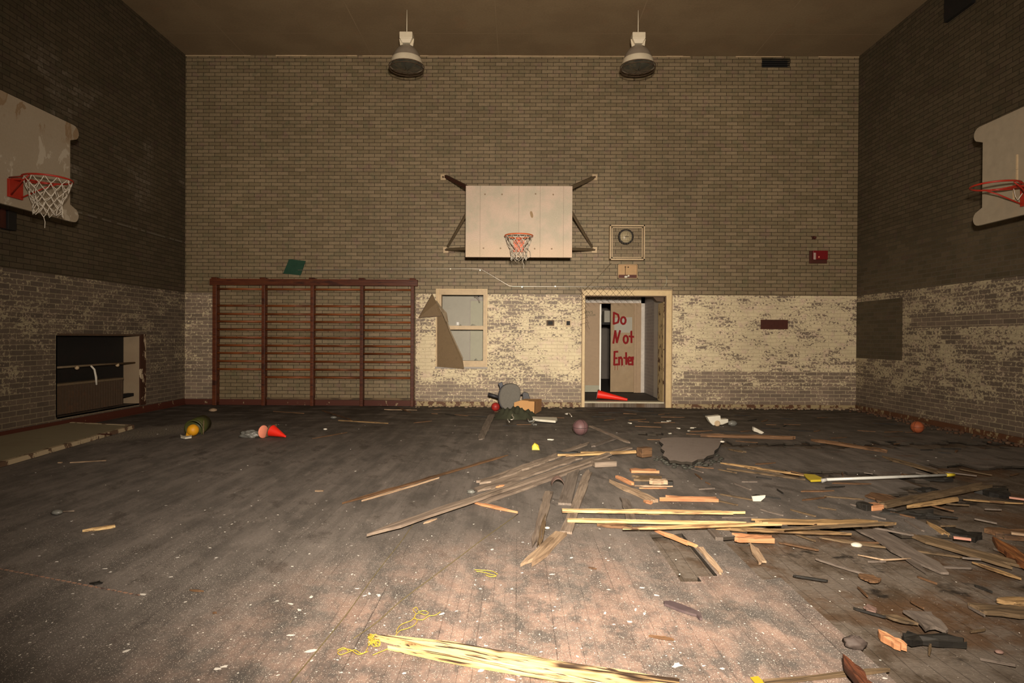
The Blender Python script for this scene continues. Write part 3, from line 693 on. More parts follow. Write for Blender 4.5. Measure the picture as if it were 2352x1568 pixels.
# ------------------------------------------------------------------ basketball hoops
def make_hoop(t, mats, net=True):
    """local frame: board faces -Y at y=0, centre of board at origin"""
    rimz = -.305; c = Vector((0, -.38, rimz)); R = .229
    mb = MB(); mb.tube([c+Vector((R*math.cos(a/28*2*PI), R*math.sin(a/28*2*PI), 0)) for a in range(28)], .0105, 8, True); mb.build('rim', mats[0], t)
    mb = MB(); mb.box((0, -.015, rimz-.115), (.19, .03, .20)); mb.box((0, -.08, rimz-.012), (.10, .15, .02)); mb.build('bracket', mats[0], t, bevel=.004)
    mb = MB()
    for s in (-1, 1):
        mb.tube([(s*.09, -.02, rimz-.005), (s*.15, -.19, rimz-.01), (s*.19, -.27, rimz-.004)], .008, 6)
        mb.tube([(s*.07, -.03, rimz-.19), (s*.16, -.22, rimz-.06), (s*.2, -.33, rimz-.008)], .008, 6)
    mb.build('rim_brace', mats[1], t)
    if not net: return
    rr = random.Random(11); K = 12; lv = [(.225, 0), (.205, .075), (.175, .15), (.145, .215), (.128, .275), (.125, .335), (.122, .40)]
    P = []
    for j, (r, dz) in enumerate(lv):
        P.append([c+Vector((r*math.cos((i+.5*(j % 2))*2*PI/K)+rr.uniform(-.008, .008)*j*.5, r*math.sin((i+.5*(j % 2))*2*PI/K)+rr.uniform(-.008, .008)*j*.5, -dz+rr.uniform(-.01, .01)*(j > 0))) for i in range(K)])
    mb = MB()
    for j in range(len(lv)-1):
        for i in range(K):
            n0 = P[j+1][i]; n1 = P[j+1][(i-1) % K] if j % 2 == 0 else P[j+1][(i+1) % K]
            for n_ in (n0, n1): mb.tube([P[j][i], (P[j][i]+n_)/2+Vector((0, 0, -.006)), n_], .0040, 4)
    q = P[-1][2]; mb.tube([q, q+Vector((.02, 0, -.05)), q+Vector((.015, 0, -.12))], .004, 4)
    q = c+Vector((.14, -.02, -.2)); mb.tube([q, q+Vector((.05, 0, -.05)), q+Vector((.06, 0, -.14)), q+Vector((-.02, 0, -.18))], .0038, 4)
    mb.build('net', 'net', t)
YBD = PY(1069, 500).y*0+F*1.83/247.0
bl, br = PY(1069, 590, YBD), PY(1315, 427, YBD); bc = (bl+br)/2
hb = thing('basketball_hoop', 'basketball hoop with white rectangular backboard on the far brick wall', 'basketball hoop', (bc.x, YBD, bc.z))
bw, bh = (br.x-bl.x), (br.z-bl.z)
mb = MB(); mb.box((0, .015, 0), (bw, .03, bh)); bo = mb.build('backboard', 'central', hb, bevel=.004)
MB().box((0, .033, -bh/2+.012), (bw*.99, .02, .03)).build('backboard_rail', 'rust', bo)
make_hoop(hb, ('orange_rim', 'rust'))
def arms(px, items, h, name='support_arm'):
    for a, b, w_, hh, m in items:
        MB().bar(Vector(a)-Vector(h.location), Vector(b)-Vector(h.location), w_, hh).build(name, m, h)
for (wx, wy, tx, ty, m) in ((1024, 405, 1085, 436, 'darkred'), (1362, 408, 1300, 436, 'arm')):
    arms(0, [(PY(wx, wy, YB-.02), PY(tx, ty, YBD+.06), .055, .055, m)], hb)
for s, (wx, wy) in enumerate(((1028, 573), (1360, 573))):
    tx, ty = ((1085, 570), (1300, 571))[s]; ux, uy = ((1078, 478), (1308, 478))[s]
    arms(0, [(PY(wx, wy, YB-.03), PY(tx, ty, YBD+.06), .06, .05, 'arm'), (PY(wx, wy-6, YB-.03), PY(ux, uy, YBD+.06), .035, .035, 'arm')], hb)
for (wx, wy) in ((1018, 407), (1366, 407), (1024, 574), (1365, 574)):
    q = PY(wx, wy, YB-.02)-Vector(hb.location)
    pl = MB().box(q+Vector((0, .005, 0)), (.10, .03, .11)); o = pl.build('wall_plate', 'cream', hb)
    MB().lathe([(0, 0), (.018, 0), (.018, .03), (0, .03)], 10, q+Vector((0, -.035, 0)), Matrix.Rotation(-PI/2, 3, 'X')).build('bolt', 'rust', o)
mb = MB(); mb.box((0, .045, .2), (1.7, .05, .07)).box((0, .045, -.45), (1.7, .05, .07)); mb.build('crossbar', 'arm', hb)
def side_board(k):
    def arc(cx, cz, r, a0, a1, n=7): return [(cx+r*math.cos(a0+(a1-a0)*i/n), cz+r*math.sin(a0+(a1-a0)*i/n)) for i in range(n+1)]
    prof = []
    prof += arc(.965, -.52, .09, -PI/2, PI/2*.9); prof += [(.905, -.40), (.905, .40)]; prof += arc(.965, .52, .09, -PI/2*.9, PI/2)
    prof += [(-x, z) for x, z in reversed(arc(.965, .52, .09, -PI/2*.9, PI/2))]; prof += [(-.905, .40), (-.905, -.40)]
    prof += [(-x, z) for x, z in reversed(arc(.965, -.52, .09, -PI/2, PI/2*.9))]
    m = MB().prism([(x-math.copysign(k, x), 0, z) for x, z in prof], .035, (0, 1, 0))
    return m
zb = 3.355
hl = thing('basketball_hoop', 'red hoop on a flaking cream backboard with bare brown patches, on the dark left wall', 'basketball hoop', (-5.60, 6.80, zb), (0, 0, PI/2))
hr = thing('basketball_hoop', 'red hoop on a streaked cream backboard, on the wall opposite the radiator recess', 'basketball hoop', (5.70, 6.92, zb), (0, 0, -PI/2))
for t, m, sx in ((hl, 'patched', 1), (hr, 'sideboard', -1)):
    side_board(.045 if sx > 0 else .205).build('backboard', m, t); make_hoop(t, ('red_rim', 'red_rim'), sx > 0)
    for zz in (.42, -.42):
        for xx in (-.55, .55): MB().bar((xx, .035, zz), (xx, (abs(XL)-5.60 if sx > 0 else XR-5.70)-.03, zz*.8), .05, .05).build('support_arm', 'rust', t)
    MB().box((0, .06, -.5), (1.3, .05, .06)).build('crossbar', 'rust', t)
for i in range(7):      # splintered lower part of the streaked board
    x_ = -.06+random.Random(i).uniform(-.2, .2); z_ = -.25+random.Random(i+50).uniform(-.2, .3)
    MB().box((x_, -.008, z_), (.02, .012, .12+.05*(i % 3))).build('splinter', 'cream', hr)
MB().tube([(-.05, -.14, -.31), (-.03, -.13, -.42), (.03, -.15, -.47), (.05, -.12, -.40)], .005, 5).build('net_remnant', 'net', hr)

# ------------------------------------------------------------------ high bay lamps
def make_lamp(t):
    # origin: centre of the lens ring; dome opens downwards and slightly to the camera
    MB().lathe([(.05, .335), (.09, .325), (.135, .295), (.180, .245), (.215, .185), (.240, .12)], 36).build('reflector_dome', 'lampg', t)
    MB().lathe([(.240, .12), (.252, .10), (.268, .035), (.278, .012), (.284, 0), (.272, -.004)], 36).build('rim_band', 'lampw', t)
    MB().lathe([(.0, -.065), (.10, -.058), (.19, -.038), (.25, -.012), (.27, .0)], 36).build('lens', 'lens', t)
    mb = MB(); mb.tube([(.282*math.cos(a/28*2*PI), .282*math.sin(a/28*2*PI), -.045) for a in range(28)], .007, 5, True)
    mb.tube([(.286*math.cos(a/28*2*PI), .286*math.sin(a/28*2*PI), -.004) for a in range(28)], .008, 5, True)
    for k in range(8):
        a = k*PI/4; mb.tube([(.286*math.cos(a), .286*math.sin(a), 0), (.282*math.cos(a), .282*math.sin(a), -.045), (.15*math.cos(a), .15*math.sin(a), -.068), (.02*math.cos(a), .02*math.sin(a), -.075)], .003, 4)
    mb.build('wire_guard', 'rust', t)
    MB().box((0, 0, .475), (.215, .19, .11)).build('ballast_box', 'lampw', t, bevel=.012)
    mb = MB(); mb.prism([(-.105, -.09, .435), (.105, -.09, .435), (.065, -.06, .36), (-.065, -.06, .36)], .12, (0, 1, 0)); mb.build('socket_housing', 'lampw', t, bevel=.006)
    for s in (-1, 1): MB().bar((s*.098, 0, .45), (s*.078, 0, .315), .028, .05).build('bracket', 'lampw', t)
LY = 10.2
lampz = PY(934, 152, LY).z
L1 = thing('high_bay_lamp', 'enamel high bay lamp under the ceiling, hanging on the wall-bars side', 'ceiling lamp', (PY(934, 155, LY).x, LY, lampz), group=None)
make_lamp(L1)
MB().tube([(0, 0, .525), (0, 0, H-lampz)], .008, 6).build('stem', 'lampw', L1)
L2 = copy_tree(L1); L2['label'] = 'enamel high bay lamp under the ceiling, hanging on the clock and doorway side'
L2.location = (PY(1465, 157, LY).x, LY, lampz-.0)
for o in (L1, L2): o['group'] = 'high bay ceiling lamps'
# ------------------------------------------------------------------ wall bars
yf = YB-.15
wb = thing('wall_bars', 'dark red wooden gymnastic wall bars with four bays against the far brick wall', 'wall bars', (PY(718, 930, yf).x, yf, 0))
posts = [492, 604, 716, 830, 946.5]; xs = [PY(p_, 800, yf).x for p_ in posts]; zt = PY(716, 652, yf).z
for i, x_ in enumerate(xs):
    w_ = .078 if i == 0 else .062
    o = MB().bx(x_-w_/2, x_+w_/2, yf, YB-.01, .0, zt).build('post', 'bars', wb, world=True, bevel=.006)
z1 = PY(716, 645, yf).z
MB().bx(xs[0]-.09, xs[-1]+.10, yf-.012, yf+.035, zt-.03, z1+.015).build('top_rail', 'bars', wb, world=True, bevel=.006)
MB().bx(xs[0]-.09, xs[-1]+.09, yf+.0, YB-.01, z1+.015, z1+.035).build('top_shelf', 'bars', wb, world=True)
for x_ in xs: MB().bx(x_-.055, x_+.055, yf-.025, YB-.02, z1+.033, z1+.058).build('post_cap', 'bars', wb, world=True, bevel=.01)
rz = [PY(775, 560+v/3.408, yf+.05).z for v in (357, 487, 552, 611, 674, 737, 798, 858, 922, 985, 1046)]
for b_ in range(4):
    for k_, z_ in enumerate(rz):
        if b_ == 0 and k_ == 10: continue
        mb = MB(); n_ = 10; a_, e_ = xs[b_]+.02, xs[b_+1]-.02
        V = []
        for X_ in (a_, e_):
            V += [(X_, yf+.055+.016*math.cos(t*2*PI/n_), z_+.021*math.sin(t*2*PI/n_)) for t in range(n_)]
        mb.add(V, [(t, (t+1) % n_, n_+(t+1) % n_, n_+t) for t in range(n_)]+[tuple(range(n_))[::-1], tuple(range(n_, 2*n_))], True)
        mb.build('rung', 'rung', wb, world=True)
for b_ in range(1, 4): MB().bx(xs[b_]+.03, xs[b_+1]-.03, YB-.06, YB-.03, .115, .15).build('bottom_ledge', 'olive', wb, world=True)

# ------------------------------------------------------------------ fittings on the far wall
c0 = PY(1438, 543, YB-.06)
cg = thing('clock_cage', 'square wire cage box guarding the wall clock', 'clock cage', (PY(1440, 556).x, YB, PY(1440, 597).z))
a, b = PY(1400, 597, YB-.1), PY(1481, 517, YB-.1); mb = MB(); q = .022
for (x0, x1, z0, z1_) in ((a.x, b.x, b.z-q, b.z), (a.x, b.x, a.z, a.z+q), (a.x, a.x+q, a.z, b.z), (b.x-q, b.x, a.z, b.z)): mb.bx(x0, x1, YB-.12, YB-.10, z0, z1_)
q2 = .055
for (x0, x1, z0, z1_) in ((a.x+.04, b.x-.04, b.z-q2, b.z-.04), (a.x+.04, b.x-.04, a.z+.04, a.z+q2), (a.x+.04, a.x+q2, a.z+.04, b.z-.04), (b.x-q2, b.x-.04, a.z+.04, b.z-.04)): mb.bx(x0, x1, YB-.11, YB-.095, z0, z1_)
mb.build('frame', 'cream', cg, world=True)
mb = MB()
for X_ in (a.x+.005, b.x-.005): mb.bx(X_-.006, X_+.006, YB-.11, YB, a.z, b.z)
for Z_ in (a.z+.005, b.z-.005): mb.bx(a.x, b.x, YB-.11, YB, Z_-.006, Z_+.006)
mb.build('side_panel', 'doorpaint2', cg, world=True)
mb = MB(); n_ = 16
for i in range(1, n_):
    X_ = a.x+(b.x-a.x)*i/n_; Z_ = a.z+(b.z-a.z)*i/n_
    mb.bar((X_, YB-.103, a.z), (X_, YB-.103, b.z), .0022, .0022); mb.bar((a.x, YB-.103, Z_), (b.x, YB-.103, Z_), .0022, .0022)
mb.build('wire_grid', 'arm', cg, world=True)
ck = thing('wall_clock', 'round wall clock with a yellowed face and dark rim inside the wire cage', 'clock', (c0.x, YB, c0.z))
Rx = Matrix.Rotation(PI/2, 3, 'X')
MB().lathe([(.115, .055), (.135, .06), (.148, .045), (.150, .0)], 32, R=Rx).build('rim', 'dark', ck)
MB().lathe([(0, .04), (.12, .04), (.12, .03)], 32, R=Rx).build('face', 'face', ck)
mb = MB(); mb.box((.018, -.045, .0), (.07, .003, .010)).bar((0, -.045, 0), (.035, -.045, .06), .006, .003).bar((0, -.045, 0), (-.01, -.045, -.05), .006, .003); mb.build('hands', 'dark', ck)
mb = MB()
for k in range(12): an = k*PI/6; mb.bar((.095*math.sin(an), -.042, .095*math.cos(an)), (.112*math.sin(an), -.042, .112*math.cos(an)), .008, .003)
mb.build('hour_marks', 'rust', ck)
# open junction box
a, b = PY(1418, 640), PY(1464, 607)
jb = thing('junction_box', 'shallow rusty cream metal box under the clock cage', 'junction box', ((a.x+b.x)/2, YB, a.z))
mb = MB(); mb.bx(a.x, b.x, YB-.012, YB, a.z, b.z); mb.build('back_plate', plain('box_cream', (.42, .26, .12), .6, 0, .3, 12, (.22, .08, .03), .5), jb, world=True)
mb = MB(); tt = .012
mb.bx(a.x, a.x+tt, YB-.05, YB, a.z, b.z).bx(b.x-tt, b.x, YB-.05, YB, a.z, b.z).bx(a.x, b.x, YB-.05, YB, b.z-tt, b.z).bx(a.x, b.x, YB-.05, YB, a.z, a.z+tt); mb.build('rim', 'doorpaint2', jb, world=True)
mb = MB(); mb.bx(a.x+.02, b.x-.02, YB-.03, YB-.014, a.z+.012, a.z+.075); mb.build('rust_band', 'darkred', jb, world=True)
mb = MB(); m_ = PY(1436, 613); mb.tube([m_+Vector((0, -.02, 0)), m_+Vector((0, -.02, -.16))], .006, 5).ball(m_+Vector((0, -.02, 0)), .014, 10, 6).ball(m_+Vector((.055, -.02, -.005)), .015, 10, 6); mb.build('wires', 'rust', jb, world=True)
mb = MB(); m_ = PY(1437, 636); mb.ball(m_+Vector((0, -.035, 0)), .035, 10, 6, (1, .5, .6), .2).ball(m_+Vector((.05, -.035, .02)), .022, 10, 6, (1, .5, .8), .2); mb.build('plaster_lump', 'foam', jb, world=True)
# red alarm
a, b = PY(1858, 605), PY(1898, 576)
al = thing('fire_alarm', 'red fire alarm box on the far wall near the corner', 'fire alarm', ((a.x+b.x)/2, YB, a.z))
MB().bx(a.x, b.x, YB-.035, YB, a.z, b.z).build('back_box', 'darkred', al, world=True, bevel=.004)
MB().bx(a.x+.045, b.x-.005, YB-.075, YB-.03, a.z+.07, b.z-.004).build('housing', 'alarm', al, world=True, bevel=.006)
q = PY(1871.5, 588, YB-.08); MB().bx(q.x-.021, q.x+.021, YB-.085, YB-.07, q.z-.065, q.z+.065).build('strobe_lens', plain('strobe', (.42, .30, .26), .4), al, world=True, bevel=.004)
q = PY(1881, 590, YB-.08); MB().box((q.x, YB-.078, q.z), (.018, .012, .03)).build('switch', 'pink', al, world=True)
q = PY(1868, 546); mb = MB(); mb.bx(q.x-.02, q.x+.035, YB-.012, YB-.001, q.z-.03, q.z+.03); mb.box((q.x+.01, YB-.03, q.z), (.055, .04, .04), Matrix.Rotation(.4, 3, 'Y')).tube([(q.x-.05, YB-.01, q.z+.02), (q.x, YB-.03, q.z)], .006, 5)
tag(mb.build('cable_stub', 'darkred', center=True), 'short dark red cable stub poking from the wall above the fire alarm', 'cable')
# vents and recesses
vb = thing('air_vent', 'black rectangular air vent high on the far wall under the ceiling', 'vent', ((vt0+vt1)/2, YB, vz0))
MB().bx(vt0, vt1, YB+.12, YB+.15, vz0, vz1).build('duct_back', 'dark', vb, world=True)
mb = MB()
for i in range(5): mb.bx(vt0, vt1, YB+.01, YB+.035, vz0+(vz1-vz0)*(i+.3)/5, vz0+(vz1-vz0)*(i+.45)/5)
mb.build('louvre', 'dark', vb, world=True)
vc = thing('wall_recess_plate', 'dark rust-red plate set in a shallow slot in the flaking dado', 'wall plate', ((rc0.x+rc1.x)/2, YB, rz0))
MB().bx(rc0.x, rc1.x, YB+.03, YB+.05, rz0, rz1).build('plate', 'darkred', vc, world=True)
def wallbox(px0, py0, px1, py1, name, label, cat, mat, mat2):
    a, b = PY(px0, py1), PY(px1, py0); t = thing(name, label, cat, ((a.x+b.x)/2, YB, a.z))
    MB().bx(a.x, b.x, YB-.02, YB, a.z, b.z).build('cover_plate', mat, t, world=True, bevel=.003)
    cx, cz = (a.x+b.x)/2, (a.z+b.z)/2
    MB().bx(cx-(b.x-a.x)*.3, cx+(b.x-a.x)*.3, YB-.03, YB-.018, cz-(b.z-a.z)*.3, cz+(b.z-a.z)*.3).build('socket_insert', mat2, t, world=True)
wallbox(1255, 735, 1273, 748, 'wall_socket', 'dark brown wall socket plate on the flaking wall between window and doorway', 'socket', 'rust', 'dark')
wallbox(1298, 734, 1312, 750, 'light_switch', 'small cream switch box with a black hole beside the doorway', 'switch', 'cream', 'dark')
# green sheet
g4 = [(664, 595), (702, 599), (690, 632), (650, 628)]
mb = MB(); mb.prism([PY(a_, b_, YB-.022) for a_, b_ in g4], .02, (0, 1, 0))
tag(mb.build('corner_shield', 'green', center=True), 'tilted dark green plastic sheet hanging on the wall above the wall bars', 'panel')
# conduit
mb = MB(); cp = [(684, 620), (900, 617.5), (1075, 616.8), (1105, 618), (1170, 656.5), (1178, 657.6), (1360, 658.5), (1545, 662)]
mb.tube([PY(a_, b_, YB-.035) for a_, b_ in cp], .0055, 6)
ct = thing('conduit', 'thin shiny metal conduit running bent across the far wall above the window and doorway', 'conduit', PY(1000, 617, YB-.03))
mb.build('pipe', 'galv', ct, world=True)
for a_, b_ in ((1103, 621), (1199, 659), (1035, 618), (1275, 658)): q = PY(a_, b_, YB); MB().box(q+Vector((0, -.021, 0)), (.02, .038, .02)).build('clip', 'galv', ct, world=True)
q = PY(1530, 636); mb = MB(); mb.tube([q+Vector((0, -.01, .02)), q+Vector((.005, -.03, -.02)), q+Vector((-.005, -.03, -.14)), q+Vector((-.05, -.02, -.2))], .005, 5)
tag(mb.build('hanging_wire', 'grayroom2', center=True), 'short pale wire dangling above the right end of the doorway frame', 'wire')
# speaker / box high on right wall and box under left hoop
q = PX(2208, 8, XR); mb = MB(); mb.bx(XR-.06, XR, q.y-.28, q.y+.28, q.z-.14, q.z+.3)
tag(mb.build('wall_grille', 'dark', center=True), 'black grille high on the dark wall above the streaked backboard', 'grille')
q = PX(10, 506, XL); lb = thing('electrical_box', 'small black box on the dark wall under the flaking backboard', 'electrical box', (XL, q.y, q.z-.13))
MB().bx(XL, XL+.10, q.y-.06, q.y+.07, q.z-.12, q.z+.12).build('casing', 'dark', lb, world=True, bevel=.006)
MB().bx(XL, XL+.07, q.y-.14, q.y-.06, q.z-.11, q.z+.13).build('cover', 'darkred', lb, world=True)

# ------------------------------------------------------------------ radiator recess, left wall
dpt = .27
w3 = sthing('trim_recess', (XL, (ly0+ly1)/2, lz0))
mb = MB(); mb.add([(XL-dpt, ly0, lz0), (XL-dpt, ly1, lz0), (XL-dpt, ly1, lz1), (XL-dpt, ly0, lz1)], [(0, 1, 2, 3)]); struct(mb, 'recess_back', 'dark', w3)
mb = MB(); mb.bx(XL-dpt, XL, ly1, ly1+.02, lz0, lz1); struct(mb, 'recess_jamb', plain('recess_plaster', (.33, .25, .16), .8, 0, .2, 8, (.2, .12, .07), .4), w3)
mb = MB(); mb.bx(XL-dpt, XL, ly0-.02, ly0, lz0, lz1).bx(XL-dpt, XL, ly0, ly1, lz1, lz1+.02); struct(mb, 'recess_head', 'rust', w3)
mb = MB(); mb.bx(XL-dpt, XL, ly0, ly1, lz0-.02, lz0); struct(mb, 'recess_sill', 'sub', w3)
mb = MB(); mb.bx(XL, XL+.03, ly1, ly1+.14, lz0-.03, lz1+.03); struct(mb, 'recess_post', 'jamb', w3)
mb = MB(); mb.bx(XL, XL+.02, ly0, ly1+.14, lz1, lz1+.03); struct(mb, 'recess_lintel', 'rust', w3)
rd = thing('radiator', 'old brown finned radiator low in the wall recess under the water pipe', 'radiator', (XL-.12, (ly0+ly1)/2, lz0))
mb = MB(); n_ = 26; re = ly1-.35
for i in range(n_): y_ = ly0+.04+(re-ly0-.04)*i/(n_-1); mb.bx(XL-.2, XL-.06, y_-.012, y_+.012, lz0+.02, .62)
mb.build('fins', 'rust', rd, world=True)
MB().bx(XL-.2, XL-.05, ly0+.02, re+.02, .60, .63).build('top_plate', 'arm', rd, world=True)
q = PX(271, 915, XL-.1); MB().bx(XL-.16, XL-.06, re+.03, re+.3, .30, .35).build('valve', 'dark', rd, world=True)
pz = .86
pp = thing('water_pipe', 'horizontal pale pipe with a drooping white hose across the wall recess', 'pipe', (XL-.1, (ly0+ly1)/2, pz))
MB().tube([(XL-.10, ly0, pz), (XL-.08, (ly0+ly1)/2, pz+.005), (XL-.08, ly1, pz+.0)], .016, 8).build('pipe', 'arm', pp, world=True)
q0 = PX(207, 843, XL-.07); MB().tube([(XL-.06, q0.y, pz), (XL-.05, q0.y+.06, pz-.06), (XL-.04, q0.y+.09, pz-.18), (XL-.04, q0.y+.10, pz-.30)], [.012, .016, .016, .012], 8).build('hose', 'white', pp, world=True)
for yy in (ly0+.5, ly1-.45): MB().ball((XL-.08, yy, pz-.02), .03, 10, 6).build('coupling', 'cream', pp, world=True)

# ------------------------------------------------------------------ fallen panel, left
fp = thing('fallen_panel', 'big pale fallen panel lying flat along the left wall baseboard', 'panel', (-5.9, 7.4, 0))
A = FL(304, 985); Bn = FL(0, 1073)
dv = (Bn-A); Bx = A+dv*1.9
P = [Vector((A.x, A.y, .03)), Vector((XL+.045, A.y+.10, .05)), Vector((XL+.045, Bx.y, .05)), Vector((Bx.x, Bx.y, .03))]
MB().prism(P[::-1], .022, (0, 0, 1)).build('sheet', 'panelboard', fp, world=True)
MB().bar(P[0]+Vector((0, 0, .0)), P[3]+Vector((0, 0, .0)), .05, .05).build('edge_batten', 'edge', fp, world=True)
MB().bar(P[0]+Vector((0, 0, .018)), P[1]+Vector((0, 0, .018)), .05, .02).build('end_batten', 'edge', fp, world=True)
q = FL(240, 996, .06); MB().box((q.x, q.y, .056), (.16, .05, .008)).build('rust_patch', 'darkred', fp, world=True)

# ------------------------------------------------------------------ wood debris
def plank(name, p1, p2, w, t, z, mat, label, ends='ss', cat='plank', z2=None, seed=0, notch=.5, group=None):
    A = FL(*p1, z); B = FL(*p2, z if z2 is None else z2); d_ = B-A; L = d_.length
    rr = random.Random(int(p1[0]*7+p1[1]*3+p2[0])+seed)
    n = max(4, min(14, int(L/.12))); mb = MB(); top, bot = [], []
    def endprof(e):      # offsets along length for the two sides
        if e == 'c': return [0]*5
        if e == 's': return [rr.uniform(0, min(.22*notch*2, L*.25)) for _ in range(5)]
        if e == 't': return [min(.25, L*.3)*abs(i-2)/2*1.0+rr.uniform(0, .02) for i in range(5)]
        if e == 'd': return [min(.22, L*.3)*i/4 for i in range(5)]
        return [0]*5
    e0, e1 = endprof(ends[0]), endprof(ends[1])
    side = [[(e0[k]), ] for k in range(5)]
    V = []; ys = [-w/2+w*k/4 for k in range(5)]
    wob = [[rr.uniform(-.09, .09)*w*(2.2 if 'char' in mat else 1) if (k in (0, 4) and ends != 'cc') else 0 for _ in range(n+1)] for k in range(5)]
    for zz in (0, t):
        for k in range(5):
            for i in range(n+1):
                u = i/n; x = e0[k]+(L-e0[k]-e1[k])*u
                jz = zz*rr.uniform(*((.35, 1.15) if 'char' in mat else (.75, 1.1))) if ends != 'cc' else zz
                V.append((x, ys[k]+wob[k][i], jz))
    def idx(l, k, i): return (l*5+k)*(n+1)+i
    Fc = []
    for k in range(4):
        for i in range(n):
            Fc.append((idx(1, k, i), idx(1, k, i+1), idx(1, k+1, i+1), idx(1, k+1, i)))
            Fc.append((idx(0, k, i), idx(0, k+1, i), idx(0, k+1, i+1), idx(0, k, i+1)))
    for i in range(n):
        Fc.append((idx(0, 0, i), idx(0, 0, i+1), idx(1, 0, i+1), idx(1, 0, i))); Fc.append((idx(0, 4, i), idx(1, 4, i), idx(1, 4, i+1), idx(0, 4, i+1)))
    for k in range(4):
        Fc.append((idx(0, k, 0), idx(1, k, 0), idx(1, k+1, 0), idx(0, k+1, 0))); Fc.append((idx(0, k, n), idx(0, k+1, n), idx(1, k+1, n), idx(1, k, n)))
    mb.add(V, Fc)
    o = bpy.data.objects.new(name, mb.mesh(name, MT[mat])); C.objects.link(o)
    o.location = A; o.rotation_euler = (0, -math.atan2(d_.z, math.hypot(d_.x, d_.y)), math.atan2(d_.y, d_.x))
    return tag(o, label, cat, group)
g_ = -.03
